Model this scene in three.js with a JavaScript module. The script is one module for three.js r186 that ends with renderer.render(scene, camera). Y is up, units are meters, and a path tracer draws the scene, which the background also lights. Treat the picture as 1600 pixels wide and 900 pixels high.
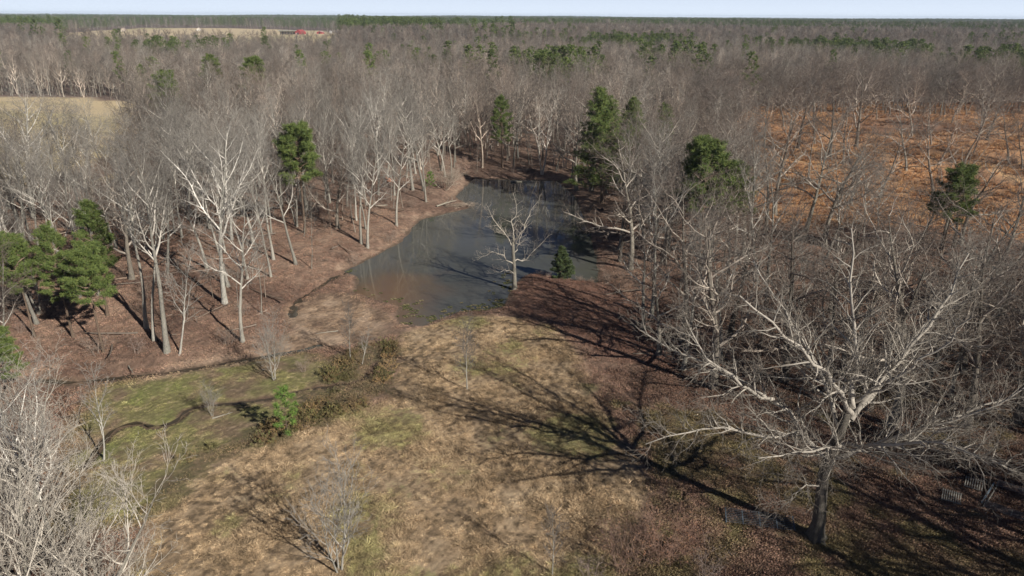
import * as THREE from 'three';

/* ---------------------------------------------------------------- camera, sky, sun, exposure */
const scene = new THREE.Scene();
const camera = new THREE.PerspectiveCamera(44, 16 / 9, 0.5, 16000);
camera.position.set(0, 40, 0);
camera.rotation.set(-20.9 * Math.PI / 180, 0, 0.3 * Math.PI / 180, 'YXZ');
const renderer = new THREE.WebGLRenderer();
renderer.toneMapping = THREE.LinearToneMapping;
renderer.toneMappingExposure = 1.42;
renderer.shadowMap.enabled = true;

const SUN = new THREE.Vector3(0.735 * 0.866, 0.5, 0.678 * 0.866).normalize();
const sun = new THREE.DirectionalLight(new THREE.Color().setRGB(1, 0.935, 0.83), 4.9);
sun.name = 'sun';
sun.position.copy(SUN).multiplyScalar(300).add(new THREE.Vector3(0, 0, -100));
sun.target.position.set(0, 0, -100);
sun.castShadow = true;
Object.assign(sun.shadow.camera, { left: -250, right: 250, top: 250, bottom: -250, near: 1, far: 900 });
scene.add(sun, sun.target);
{
  const W = 128, H = 64, d = new Float32Array(W * H * 4);
  for (let j = 0; j < H; j++) {
    const e = ((j + 0.5) / H - 0.5) * Math.PI, s = Math.max(0, Math.sin(e)), k = Math.pow(1 - s, 4), k2 = Math.pow(1 - s, 15);
    for (let i = 0; i < W; i++) {
      const o = (j * W + i) * 4;
      d[o] = 0.012 + 0.066 * k + 0.60 * k2; d[o + 1] = 0.023 + 0.13 * k + 0.60 * k2; d[o + 2] = 0.055 + 0.29 * k + 0.50 * k2; d[o + 3] = 1;
    }
  }
  const t = new THREE.DataTexture(d, W, H, THREE.RGBAFormat, THREE.FloatType);
  t.mapping = THREE.EquirectangularReflectionMapping; t.magFilter = THREE.LinearFilter; t.needsUpdate = true;
  scene.background = t; scene.environment = t;
}

/* ---------------------------------------------------------------- helpers */
const V = (x, y, z) => new THREE.Vector3(x, y, z);
function RNG(seed) { let s = seed >>> 0; return () => { s = (s + 0x6d2b79f5) | 0; let t = Math.imul(s ^ (s >>> 15), 1 | s); t = (t + Math.imul(t ^ (t >>> 7), 61 | t)) ^ t; return ((t ^ (t >>> 14)) >>> 0) / 4294967296; }; }
const lerp = (a, b, t) => a + (b - a) * t, clamp = (x, a, b) => Math.min(b, Math.max(a, x));
const smooth = (a, b, x) => { const t = clamp((x - a) / (b - a), 0, 1); return t * t * (3 - 2 * t); };
const NT = new Float32Array(65536); { const r = RNG(77); for (let i = 0; i < 65536; i++) NT[i] = r() * 2 - 1; }
function vnoise(x, y) {
  const xi = Math.floor(x), yi = Math.floor(y), fx = x - xi, fy = y - yi, u = fx * fx * (3 - 2 * fx), v = fy * fy * (3 - 2 * fy);
  const a = (xi & 255) | ((yi & 255) << 8), b = ((xi + 1) & 255) | ((yi & 255) << 8), c = (xi & 255) | (((yi + 1) & 255) << 8), d = ((xi + 1) & 255) | (((yi + 1) & 255) << 8);
  return (NT[a] * (1 - u) + NT[b] * u) * (1 - v) + (NT[c] * (1 - u) + NT[d] * u) * v;
}
function fbm(x, y, o = 3) { let s = 0, a = 0.5, n = 0; for (let i = 0; i < o; i++) { s += a * vnoise(x, y); n += a; a *= 0.5; x = x * 2.03 + 17.3; y = y * 2.03 + 9.1; } return s / n; }
function sdPoly(P, x, y) {   // negative inside
  let d = 1e9, inside = false;
  for (let i = 0, j = P.length - 1; i < P.length; j = i++) {
    const ex = P[j][0] - P[i][0], ey = P[j][1] - P[i][1], wx = x - P[i][0], wy = y - P[i][1], t = clamp((wx * ex + wy * ey) / (ex * ex + ey * ey), 0, 1), bx = wx - ex * t, by = wy - ey * t;
    d = Math.min(d, bx * bx + by * by);
    if ((P[i][1] > y) !== (P[j][1] > y) && x < ex * (y - P[i][1]) / ey + P[i][0]) inside = !inside;
  }
  return inside ? -Math.sqrt(d) : Math.sqrt(d);
}
function sdLine(P, x, y) {
  let d = 1e9;
  for (let i = 0; i + 1 < P.length; i++) {
    const ex = P[i + 1][0] - P[i][0], ey = P[i + 1][1] - P[i][1], wx = x - P[i][0], wy = y - P[i][1], t = clamp((wx * ex + wy * ey) / (ex * ex + ey * ey), 0, 1), bx = wx - ex * t, by = wy - ey * t;
    d = Math.min(d, bx * bx + by * by);
  }
  return Math.sqrt(d);
}
const spline = (P, n) => { const c = new THREE.CatmullRomCurve3(P.map(([x, z]) => V(x, 0, z))); return c.getSpacedPoints(n).map((p) => [p.x, p.z]); };

/* ---------------------------------------------------------------- plan of the place (metres, camera over the origin, -z ahead) */
const POND = [[-28.3, -113.6], [-25.1, -120.7], [-21.4, -129.7], [-19.6, -146.3], [-15.4, -150.6], [-9.4, -156.3], [-13.6, -167.2], [-10.4, -187.6], [-0.2, -186.3], [11.9, -185], [15, -167.9], [15.6, -140.1], [15, -119.6], [14, -108.6], [8.5, -110.6], [2.6, -113.3], [0, -106.5], [-1.3, -98.4], [-4.4, -96.4], [-8, -95.9], [-12.3, -91], [-14.9, -91], [-16.6, -94], [-16.2, -97.6], [-21.2, -101.4], [-24.6, -103.4], [-25.4, -111]];
const INLET = spline([[-27.2, -113.4], [-29.2, -108.6], [-31.2, -103], [-32.4, -98], [-31.6, -94]], 30);
const CREEK = spline([[-25, -84.6], [-27.6, -82.6], [-30.7, -81.2], [-35.5, -79], [-40.9, -76.9], [-45.1, -75.8], [-49.7, -74.6], [-55.1, -73.5]], 60);
const BROOK = spline([[-16.6, -79.2], [-18, -74.2], [-23.5, -72.3], [-25.3, -71.1], [-28.4, -69.6], [-33.2, -69], [-35.3, -68.1], [-35.9, -65.5], [-37.6, -64.8], [-39.9, -65.4], [-41.3, -64.2], [-41.3, -61.8], [-40.8, -57.3]], 80);
const LEFTBANK = [[-90, -50], [-64.4, -61.5], [-56.9, -69.6], [-50, -75.1], [-43.2, -78.5], [-36.1, -80.4], [-32.1, -83], [-34, -95.4], [-33, -106.6], [-28.7, -114.4], [-21.8, -130.9], [-20.1, -146.8], [-16.2, -151.6], [-14.6, -164], [-11.1, -189.2], [-20, -260], [-400, -420], [-400, -50]];
const MARSH = [[-29, -42.5], [-31, -50.8], [-28.6, -57.5], [-21.6, -63.1], [-14.2, -69.8], [-13.4, -79.2], [-15.1, -87.8], [-9, -92.3], [-1.8, -93.5], [5.3, -90.2], [8.8, -79.5], [9.4, -70], [10.5, -62.2], [12.6, -55.8], [11.1, -50.3], [8.1, -44.2], [7, -20], [-31.7, -20]];
const GREEN = [[-47.7, -72.3], [-36.8, -78.1], [-26.7, -81.2], [-18.3, -75.8], [-20.6, -66.9], [-28.2, -59.6], [-31.7, -50], [-38, -48], [-43.9, -60]];
const FLATS = [[-32.9, -95], [-29.5, -101.9], [-25.6, -101.9], [-16.4, -93.3], [-15.8, -86.8], [-19.1, -83.8], [-26.3, -82.7], [-30.5, -80.5], [-32.5, -81.7], [-30.2, -87.6]];
const SCRUB = [[-31.1, -50], [-28.8, -58], [-23.7, -61.3], [-18.8, -65], [-13.2, -72.7], [-15.7, -84.8], [-19.7, -82.8], [-23.3, -77.4], [-22.7, -66.9], [-28.6, -60.7], [-33.1, -55.4]];
const PEN = [[2.8, -112.6], [8.4, -110.5], [14.4, -107.3], [19.6, -96.2], [20.7, -79.6], [12.8, -79.5], [4.5, -91.3], [-0.9, -95.9], [0.2, -105.9]];
const ORANGE = [[50, -142], [56, -165], [69, -210], [99, -322], [150, -346], [250, -356], [420, -380], [420, -135], [120, -134]];
const HAY = [[-92, -165], [-158, -312], [-180, -356], [-222, -374], [-340, -380], [-420, -300], [-300, -156], [-140, -155]];
const HAYB = [[-290, -405], [-330, -470], [-400, -520], [-600, -520], [-500, -420]];
const FARFIELD = [[-185, -800], [-225, -1000], [-365, -1600], [-560, -2250], [-1150, -2350], [-1060, -1800], [-640, -1050], [-500, -820]];
const edgeRight = [[7, -20], [14, -50], [30, -66], [43, -62], [60, -58], [90, -50]];   // where the woods on the right begin
const rightWoods = (x, z) => z < -106 ? x > 14 : z < -72 ? x > lerp(21, 16.5, clamp((-z - 72) / 14, 0, 1)) : x > 22 && z < (x < 43 ? lerp(-71, -65, (x - 22) / 21) : lerp(-65, -56, (x - 43) / 30));

// distance fields of the near outlines on a half-metre grid
const GX0 = -110, GZ0 = -240, GN = 0.5, GW = 441, GH = 441;
const field = (f) => { const a = new Float32Array(GW * GH); for (let j = 0; j < GH; j++) for (let i = 0; i < GW; i++) a[j * GW + i] = f(GX0 + i * GN, GZ0 + j * GN); return (x, z) => { const u = clamp((x - GX0) / GN, 0, GW - 1.01), v = clamp((z - GZ0) / GN, 0, GH - 1.01), i = u | 0, j = v | 0, p = u - i, q = v - j, o = j * GW + i; return (a[o] * (1 - p) + a[o + 1] * p) * (1 - q) + (a[o + GW] * (1 - p) + a[o + GW + 1] * p) * q; }; };
const near = (x, z) => x > -109 && x < 109 && z > -239 && z < -21;
const G = {}; for (const [k, P] of Object.entries({ pond: POND, bank: LEFTBANK, marsh: MARSH, green: GREEN, flats: FLATS, scrub: SCRUB, pen: PEN })) { const f = field((x, z) => sdPoly(P, x, z)); G[k] = (x, z) => near(x, z) ? f(x, z) : k === 'bank' ? sdPoly(P, x, z) : 60; }
for (const [k, P] of Object.entries({ creek: CREEK, brook: BROOK, inlet: INLET })) { const f = field((x, z) => sdLine(P, x, z)); G[k] = (x, z) => near(x, z) ? f(x, z) : 60; }
const WATER = -0.5;
function height(x, z) {
  const r = Math.hypot(x, z);
  let h = 0.45 * fbm(x / 22, z / 22, 2) + 0.16 * fbm(x / 4 + 9, z / 4, 2) + 0.05 * vnoise(x / 0.9, z / 0.9) + (near(x, z) && z > -115 ? 0.15 * Math.pow(Math.abs(vnoise(x / 1.3 + 5, z / 1.1)), 1.2) * smooth(2, -2, Math.min(G.marsh(x, z), G.scrub(x, z))) : 0);
  h += 7 * fbm(x / 520 + 3, z / 520, 3) * smooth(260, 900, r) + 14 * smooth(2500, 6000, r) * (0.4 + 0.6 * fbm(x / 1500, z / 1500, 2));
  const b = -G.bank(x, z);
  if (b > 0) h += 3.4 * (1 - Math.exp(-b / 16)) + 0.35 * smooth(0, 1.5, b);
  h += 2.4 * smooth(-187, -215, z) * smooth(-60, -10, x);
  if (near(x, z)) {
    h += 0.35 * smooth(1, -4, G.pen(x, z)) - 0.25 * smooth(2, -2, G.flats(x, z)) - 0.12 * smooth(2, -4, G.green(x, z));
    const d = G.pond(x, z) + 0.5 * fbm(x / 2.3, z / 2.3, 2);
    if (d < 5) h = d < 0 ? WATER + Math.max(d * 0.2, -1.6) : lerp(WATER + d * 0.22, h, smooth(0, 4, d));
    const c = Math.min(G.creek(x, z) - 0.15, G.brook(x, z) + 0.05, G.inlet(x, z) - 0.25);
    if (d > 0.5 && c < 1.6) h = lerp(h - 0.05, Math.min(h - 0.42, h), smooth(0.75, 0.2, c + 0.2 * vnoise(x * 1.2, z * 1.2)));
  }
  return h;
}

/* ---------------------------------------------------------------- ground colours (what lies there: leaves, straw, moss, mud, sand) */
const mixc = (a, b, t) => [lerp(a[0], b[0], t), lerp(a[1], b[1], t), lerp(a[2], b[2], t)];
const LEAF = [0.195, 0.122, 0.088], LEAF2 = [0.265, 0.18, 0.13], LEAFD = [0.095, 0.055, 0.04], STRAW = [0.315, 0.225, 0.138], STRAWL = [0.405, 0.305, 0.20], STRAWD = [0.14, 0.10, 0.06], MOSS = [0.155, 0.142, 0.055], MOSSL = [0.18, 0.20, 0.058], MUD = [0.13, 0.09, 0.062], SAND = [0.42, 0.31, 0.225], OLIVE = [0.13, 0.115, 0.055], RUST = [0.36, 0.19, 0.09], RUSTL = [0.45, 0.285, 0.15], RUSTD = [0.20, 0.108, 0.066], HAYC = [0.50, 0.40, 0.25];
function groundColor(x, z, fine) {
  const n1 = fbm(x / 9, z / 9, 3), n2 = fbm(x / 2.1 + 50, z / 2.1, 3), n3 = fine ? fbm(x / 0.45, z / 0.45 + 31, 3) : 0, n4 = fbm(x / 38 + 7, z / 38, 2);
  let c = mixc(LEAF, LEAF2, clamp(0.35 + 0.9 * n2 + 0.4 * n1, 0, 1)); c = mixc(c, LEAFD, clamp(0.15 - 0.9 * n1 - 0.4 * n3, 0, 0.8));
  const put = (col, w) => { if (w > 0) c = mixc(c, col, clamp(w, 0, 1)); };
  put([0.15, 0.105, 0.085], smooth(230, 420, Math.hypot(x, z)));
  if (near(x, z)) {
    const w = 2.2 * n1 + 1.4 * n2 + 0.6 * n3;
    // grassy patches among the leaves below the large oak
    if (x > 4 && z > -74) { put(mixc(STRAWD, MOSS, clamp(0.5 + n2, 0, 1)), 0.75 * smooth(0.0, 0.35, n1 + 0.5 * n2 + 0.25 * n4)); }
    const m = smooth(1.2, -1.2, G.marsh(x, z) + w);
    if (m > 0) {
      let s = mixc(STRAW, STRAWL, clamp(0.2 + 0.9 * n2 + 0.7 * n3, 0, 1)); s = mixc(s, STRAWD, clamp(-0.05 - 0.5 * n1 - 0.5 * n2 - 1.5 * n3, 0, 0.85));
      s = mixc(s, mixc(MOSS, MOSSL, clamp(0.4 + 2 * n3, 0, 1)), 0.55 * smooth(0.1, 0.5, fbm(x / 6 + 20, z / 7, 3) + 0.3 * n3 + 0.25 * smooth(-8, 6, x)));
      put(s, m);
    }
    const g = smooth(1.5, -1.5, G.green(x, z) + w);
    if (g > 0) { let s = mixc([0.20, 0.185, 0.075], mixc(STRAWD, LEAF2, 0.5), clamp(0.3 - 1.6 * n2, 0, 0.85)); s = mixc(s, MOSSL, clamp(1.5 * fbm(x / 3.5, z / 3.5 + 8, 2) + 0.5 * n3 - 0.15, 0, 0.85)); s = mixc(s, STRAWL, clamp(n3 * 0.8 - 0.1, 0, 0.4)); put(s, 0.95 * g); }
    put(mixc(mixc(mixc(STRAW, LEAF2, 0.6), SAND, clamp(1.6 * n2 - 0.05, 0, 0.9)), mixc(MUD, LEAF, 0.4), clamp(-1.8 * n2 - 0.8 * n3, 0, 0.9)), smooth(1, -1, G.flats(x, z) + w));
    put(mixc(OLIVE, STRAWD, clamp(0.5 + n3, 0, 1)), 0.8 * smooth(1, -1, G.scrub(x, z) + 0.8 * w));
    put(mixc(LEAF, [0.195, 0.105, 0.076], 0.7), 0.8 * smooth(1.5, -1, G.pen(x, z) + w));
    const b = G.bank(x, z); put(SAND, 0.55 * smooth(1.6, 0.2, Math.abs(G.creek(x, z) - 1.3) + n2 * 1.2) * smooth(0.1, 0.4, 0.35 + n1));
    const d = G.pond(x, z); put(mixc(SAND, LEAF2, 0.5 + n2), 0.6 * smooth(2.2, 0.6, d + n2) * smooth(1.2, -0.4, b)); put(MUD, smooth(0.7, 0.05, d + 0.6 * n2));
    put(MUD, 0.9 * smooth(0.9, 0.3, G.creek(x, z) + 0.3 * n2)); put(mixc(MUD, LEAFD, 0.5), 0.9 * smooth(0.75, 0.3, G.brook(x, z) + 0.2 * n2));
  }
  if (x > 40 && z < -85) { const o = smooth(4, -4, sdPoly(ORANGE, x, z) + 9 * n1); if (o > 0) { let s = mixc(RUST, RUSTL, clamp(0.35 + 0.9 * n1 + 0.6 * n2, 0, 1)); s = mixc(s, RUSTD, clamp(0.12 - 1.1 * n4 - 0.9 * n2, 0, 0.85)); put(s, o); } }
  if (x < -60 && z < -130) { const f = Math.min(sdPoly(HAY, x, z), sdPoly(HAYB, x, z)); put(mixc(HAYC, [0.33, 0.30, 0.13], clamp(0.15 + 0.7 * n4 + 0.4 * n1, 0, 0.7)), smooth(3, -3, f + 5 * n1)); }
  if (x < -150 && z < -500) put(mixc([0.50, 0.40, 0.25], [0.33, 0.32, 0.15], clamp(0.1 + 1.2 * fbm(x / 150, z / 300, 2), 0, 0.7)), smooth(8, -8, sdPoly(FARFIELD, x, z) + 10 * n4));
  const k = fine ? 1 + 0.3 * n3 + 0.34 * fbm((x * 0.8 + z * 0.6) / 0.22, (z * 0.8 - x * 0.6) / 0.9, 2) + 0.16 * (NT[((x * 61.7) & 255) | (((z * 57.3) & 255) << 8)]) : 1 + 0.1 * n2;
  return [c[0] * k, c[1] * k, c[2] * k];
}
const enc = (c) => Math.round(255 * clamp(c <= 0.0031308 ? 12.92 * c : 1.055 * Math.pow(c, 1 / 2.4) - 0.055, 0, 1));
function bake(n, x0, z0, w, h, fine) {
  const d = new Uint8Array(n * n * 4);
  for (let j = 0; j < n; j++) for (let i = 0; i < n; i++) { const c = groundColor(x0 + (i + 0.5) / n * w, z0 + (j + 0.5) / n * h, fine), o = (j * n + i) * 4; d[o] = enc(c[0]); d[o + 1] = enc(c[1]); d[o + 2] = enc(c[2]); d[o + 3] = 255; }
  const t = new THREE.DataTexture(d, n, n); t.colorSpace = THREE.SRGBColorSpace; t.magFilter = THREE.LinearFilter; t.needsUpdate = true; return t;
}
function noiseTile(n, f, channel, rep) {   // a tiling height map
  const d = new Uint8Array(n * n * 4);
  for (let j = 0; j < n; j++) for (let i = 0; i < n; i++) { const v = clamp(127 + 120 * f(i / n * 256, j / n * 256), 0, 255), o = (j * n + i) * 4; d[o] = d[o + 1] = d[o + 2] = v; d[o + 3] = 255; }
  const t = new THREE.DataTexture(d, n, n); t.magFilter = THREE.LinearFilter; t.wrapS = t.wrapT = THREE.RepeatWrapping; if (rep) t.repeat.set(rep, rep); t.channel = channel; t.needsUpdate = true; return t;
}
const nearBox = [-100, -230, 200, 200], farBox = [-2800, -6200, 5600, 6000];
const nearMap = bake(2048, ...nearBox, true), farMap = bake(1024, ...farBox, false); farMap.channel = 1;
const bumpMap = noiseTile(512, (u, v) => 0.5 * vnoise(u / 2, v / 2) + 0.5 * vnoise(u, v) , 2);
{
  const xs = [], zs = [];
  for (let x = 0, s = 0.4; x < 7500; x += s) { xs.push(x); if (x > 58) s *= 1.055; }
  const X = [...xs.slice(1).reverse().map((x) => -x), ...xs];
  for (let z = 40, s = 2; z > -9000;) { zs.push(z); s = z > -36 ? 2 : z > -118 ? 0.4 : z > -200 ? Math.min(1, s * 1.03) : s * 1.045; z -= s; }
  const nx = X.length, nz = zs.length, p = new Float32Array(nx * nz * 3), u0 = new Float32Array(nx * nz * 2), u1 = new Float32Array(nx * nz * 2), u2 = new Float32Array(nx * nz * 2), ia = [], ib = [];
  for (let j = 0; j < nz; j++) for (let i = 0; i < nx; i++) {
    const o = j * nx + i, x = X[i], z = zs[j];
    p.set([x, height(x, z), z], o * 3); u0.set([(x - nearBox[0]) / nearBox[2], (z - nearBox[1]) / nearBox[3]], o * 2); u1.set([(x - farBox[0]) / farBox[2], (z - farBox[1]) / farBox[3]], o * 2); u2.set([x / 4, z / 4], o * 2);
    if (i && j) {
      const a = o - nx - 1, b = o - nx, c = o - 1, xm = Math.max(Math.abs(X[i]), Math.abs(X[i - 1])), isNear = xm < 100 && zs[j] > -230 && zs[j - 1] < -30;
      (isNear ? ia : ib).push(a, b, c, b, o, c);
    }
  }
  const g = new THREE.BufferGeometry();
  g.setAttribute('position', new THREE.BufferAttribute(p, 3)); g.setAttribute('uv', new THREE.BufferAttribute(u0, 2)); g.setAttribute('uv1', new THREE.BufferAttribute(u1, 2)); g.setAttribute('uv2', new THREE.BufferAttribute(u2, 2));
  const all = new Uint32Array(ia.length + ib.length); all.set(ia); all.set(ib, ia.length);
  g.setIndex(new THREE.BufferAttribute(all, 1)); g.addGroup(0, ia.length, 0); g.addGroup(ia.length, ib.length, 1); g.computeVertexNormals();
  if (g.attributes.normal.getY(5000) < 0) { for (let i = 0; i < all.length; i += 3) { const t = all[i]; all[i] = all[i + 1]; all[i + 1] = t; } g.computeVertexNormals(); }
  const m = new THREE.Mesh(g, [new THREE.MeshStandardMaterial({ name: 'near_ground', map: nearMap, bumpMap, bumpScale: 0.11, roughness: 0.95 }), new THREE.MeshStandardMaterial({ name: 'far_ground', map: farMap, roughness: 1 })]);
  m.name = 'ground'; m.userData = { kind: 'structure', label: 'ground of fallen leaves, dry straw, moss and far fields', category: 'ground' }; m.receiveShadow = true; scene.add(m);
  console.log('ground', nx, nz, all.length / 3);
}

/* ---------------------------------------------------------------- water */
{
  const n = 512, d = new Uint8Array(n * n * 4), x0 = -40, z0 = -195, w = 65, h = 115;
  for (let j = 0; j < n; j++) for (let i = 0; i < n; i++) {
    const x = x0 + (i + 0.5) / n * w, z = z0 + (j + 0.5) / n * h, o = (j * n + i) * 4, silt = smooth(7, -5, Math.hypot((x + 20) / 1.0, (z + 101) / 1.4) - 7 + 3.5 * fbm(x / 5, z / 5, 3));
    const c = mixc(mixc([0.072, 0.074, 0.063], [0.092, 0.095, 0.09], clamp(0.5 + fbm(x / 12, z / 12, 2), 0, 1)), [0.15, 0.095, 0.058], 0.9 * silt);
    d[o] = enc(c[0]); d[o + 1] = enc(c[1]); d[o + 2] = enc(c[2]); d[o + 3] = 255;
  }
  const map = new THREE.DataTexture(d, n, n); map.colorSpace = THREE.SRGBColorSpace; map.magFilter = THREE.LinearFilter; map.needsUpdate = true;
  const ripple = noiseTile(256, (u, v) => vnoise(u / 8, v / 8) * 0.6 + 0.4 * vnoise(u / 4, v / 4), 1);
  const s = new THREE.Shape(); [[-38, -80], [-36, -120], [-24, -152], [-22, -194], [22, -194], [24, -104], [10, -100], [4, -86]].forEach(([x, z], i) => i ? s.lineTo(x, -z) : s.moveTo(x, -z));
  const g = new THREE.ShapeGeometry(s); g.rotateX(-Math.PI / 2);
  const P = g.attributes.position, uv = new Float32Array(P.count * 2), uv1 = new Float32Array(P.count * 2);
  for (let i = 0; i < P.count; i++) { uv.set([(P.getX(i) - x0) / w, (P.getZ(i) - z0) / h], i * 2); uv1.set([P.getX(i) / 9, P.getZ(i) / 9], i * 2); }
  g.setAttribute('uv', new THREE.BufferAttribute(uv, 2)); g.setAttribute('uv1', new THREE.BufferAttribute(uv1, 2));
  const m = new THREE.Mesh(g, new THREE.MeshPhysicalMaterial({ name: 'pond_water', map, roughness: 0.03, ior: 1.33, bumpMap: ripple, bumpScale: 0.0016 }));
  m.position.y = WATER; m.name = 'pond_water'; m.userData = { kind: 'structure', label: 'murky grey-brown pond water mirroring the sky', category: 'water' }; m.receiveShadow = true; scene.add(m);
}
function stream(name, line, half, label) {
  const p = [], ix = [];
  let y = 1e9;
  for (let i = 0; i < line.length; i++) {
    const a = line[Math.max(0, i - 1)], b = line[Math.min(line.length - 1, i + 1)], tx = b[0] - a[0], tz = b[1] - a[1], l = Math.hypot(tx, tz), hw = half * (0.55 + 1.1 * vnoise(i * 0.55, 3.3 + half * 40)), nx = -tz / l * hw, nz = tx / l * hw;
    y = Math.max(WATER + 0.02, height(line[i][0], line[i][1]) + 0.13);
    p.push(line[i][0] + nx, y, line[i][1] + nz, line[i][0] - nx, y, line[i][1] - nz);
    if (i) ix.push(2 * i - 2, 2 * i, 2 * i - 1, 2 * i - 1, 2 * i, 2 * i + 1);
  }
  const g = new THREE.BufferGeometry(); g.setAttribute('position', new THREE.Float32BufferAttribute(p, 3)); g.setIndex(ix); g.computeVertexNormals();
  const m = new THREE.Mesh(g, new THREE.MeshPhysicalMaterial({ name: 'creek_water', color: new THREE.Color().setRGB(0.06, 0.048, 0.034), roughness: 0.1, ior: 1.33 }));
  m.name = name; m.userData = { kind: 'structure', label, category: 'water' }; scene.add(m);
}
stream('creek_water', CREEK.slice(6), 0.4, 'narrow dark creek along the foot of the wooded bank');
stream('inlet_water', INLET, 0.6, 'thin arm of the pond between the left bank and the sand spit');
stream('brook_water', BROOK, 0.28, 'thin winding dark brook through the mossy flat');

/* ---------------------------------------------------------------- tree making */
class TB {   // collects tubes into one geometry with vertex colours
  constructor(tone) { this.p = []; this.n = []; this.c = []; this.u = []; this.i = []; this.tone = tone; }
  tube(pts, rad, sides, v0 = 0) {
    const base = this.p.length / 3, L = pts.length, t = V(), a = V(), b = V(), ref = V();
    let along = v0;
    for (let k = 0; k < L; k++) {
      t.subVectors(pts[Math.min(L - 1, k + 1)], pts[Math.max(0, k - 1)]).normalize();
      if (!k) ref.set(Math.abs(t.x) < 0.8 ? 1 : 0, 0, Math.abs(t.x) < 0.8 ? 0 : 1);
      a.crossVectors(t, ref).normalize(); b.crossVectors(t, a);
      if (k) along += pts[k].distanceTo(pts[k - 1]);
      const c = this.tone(rad[k], pts[k]);
      if (k === L - 1 && rad[k] < 0.02) { this.p.push(pts[k].x, pts[k].y, pts[k].z); this.n.push(t.x, t.y, t.z); this.c.push(...c); this.u.push(0, along); continue; }
      for (let s = 0; s < sides; s++) {
        const an = s / sides * Math.PI * 2, cx = Math.cos(an), sx = Math.sin(an), x = a.x * cx + b.x * sx, y = a.y * cx + b.y * sx, z = a.z * cx + b.z * sx;
        this.p.push(pts[k].x + x * rad[k], pts[k].y + y * rad[k], pts[k].z + z * rad[k]); this.n.push(x, y, z); this.c.push(...c); this.u.push(s / sides * 2, along);
      }
    }
    const tip = rad[L - 1] < 0.02;
    for (let k = 0; k < L - 1; k++) for (let s = 0; s < sides; s++) {
      const q = base + k * sides + s, r = base + k * sides + (s + 1) % sides;
      if (k === L - 2 && tip) this.i.push(q, r, base + (L - 1) * sides); else this.i.push(q, r, q + sides, r, r + sides, q + sides);
    }
  }
  blade(p, q, w, side, col) { const b = this.p.length / 3, n = side.clone().cross(V().subVectors(q, p)).normalize(); for (const v of [[p.x - side.x * w, p.y - side.y * w, p.z - side.z * w], [p.x + side.x * w, p.y + side.y * w, p.z + side.z * w], [q.x, q.y, q.z]]) { this.p.push(...v); this.n.push(n.x, n.y, n.z); this.c.push(...col); this.u.push(0, 0); } this.i.push(b, b + 1, b + 2); }
  geo(uv) {
    const g = new THREE.BufferGeometry(); g.setAttribute('position', new THREE.Float32BufferAttribute(this.p, 3)); g.setAttribute('normal', new THREE.Float32BufferAttribute(this.n, 3)); g.setAttribute('color', new THREE.Float32BufferAttribute(this.c, 3));
    if (uv) g.setAttribute('uv', new THREE.Float32BufferAttribute(this.u, 2));
    g.setIndex(this.i.length > 0 ? this.i : [0, 0, 0]); return g;
  }
}
let TRIS = 0;
const toneOf = (bark, twig, rng, S = 1) => (r) => { const k = smooth(0.011 * S, 0.055 * S, r), j = 0.8 + 0.4 * rng(); return [lerp(twig[0], bark[0], k) * j, lerp(twig[1], bark[1], k) * j, lerp(twig[2], bark[2], k) * j]; };
function perp(d, rng, k) { const a = V(0, 1, 0); if (Math.abs(d.y) > 0.95) a.set(1, 0, 0); a.cross(d).normalize(); return a.applyAxisAngle(d, k); }
function walk(p, d, len, n, wob, trop, rng) {
  const pts = [p.clone()]; d = d.clone(); p = p.clone();
  for (let i = 0; i < n; i++) { d.x += (rng() - 0.5) * wob; d.y += (rng() - 0.5) * wob + trop; d.z += (rng() - 0.5) * wob; d.normalize(); p.addScaledVector(d, len / n); pts.push(p.clone()); }
  return pts;
}
const SIDES = [9, 6, 4, 3, 3], NSEG = [12, 9, 5, 3, 2];
// a branch along pts, then its children; P: n children per metre, ang, ratio, wob, trop for each level
function branch(B, pts, r0, lvl, P, rng, from = 0.15) {
  const L = pts.length - 1; let len = 0; for (let i = 0; i < L; i++) len += pts[i].distanceTo(pts[i + 1]);
  const end = lvl >= P.max ? 0.3 : 0.22, rad = pts.map((_, i) => Math.max(P.rmin * (lvl >= P.max && i === L ? 0.4 : 1), r0 * (1 - (1 - end) * Math.pow(i / L, 0.9))));
  if (lvl >= P.max) rad[L] = 0.004;
  B.tube(pts, rad, Math.max(3, SIDES[lvl] - (P.lod || 0)));
  if (lvl >= P.max) return;
  const nl = lvl + 1, cnt = Math.max(2, Math.round(P.dens[lvl] * len)); let az = rng() * 6.28;
  for (let k = 0; k < cnt; k++) {
    const t = Math.min(0.995, from + (1 - from) * (k + rng() * 0.9) / cnt), f = t * L, i = Math.min(L - 1, Math.floor(f)), q = f - i, p = pts[i].clone().lerp(pts[i + 1], q), d = V().subVectors(pts[i + 1], pts[i]).normalize();
    az += 2.4 + (rng() - 0.5) * 1.2;
    const ang = (P.ang[lvl] + (rng() - 0.5) * 0.5), cd = d.clone().multiplyScalar(Math.cos(ang)).addScaledVector(perp(d, rng, az), Math.sin(ang)).normalize();
    if (cd.y < -0.15 && lvl < 2) cd.y *= -0.3;
    const cl = P.len[nl] * (lvl === 0 && P.shape ? P.shape(t) : 1.15 - 0.6 * t) * (0.7 + 0.6 * rng());
    branch(B, walk(p, cd.normalize(), cl, Math.max(1, NSEG[nl] - (P.lod || 0)), P.wob[nl], P.trop[nl], rng), Math.min(rad[i] * 0.62, P.rk * cl), nl, P, rng, 0.12);
  }
}
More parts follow.
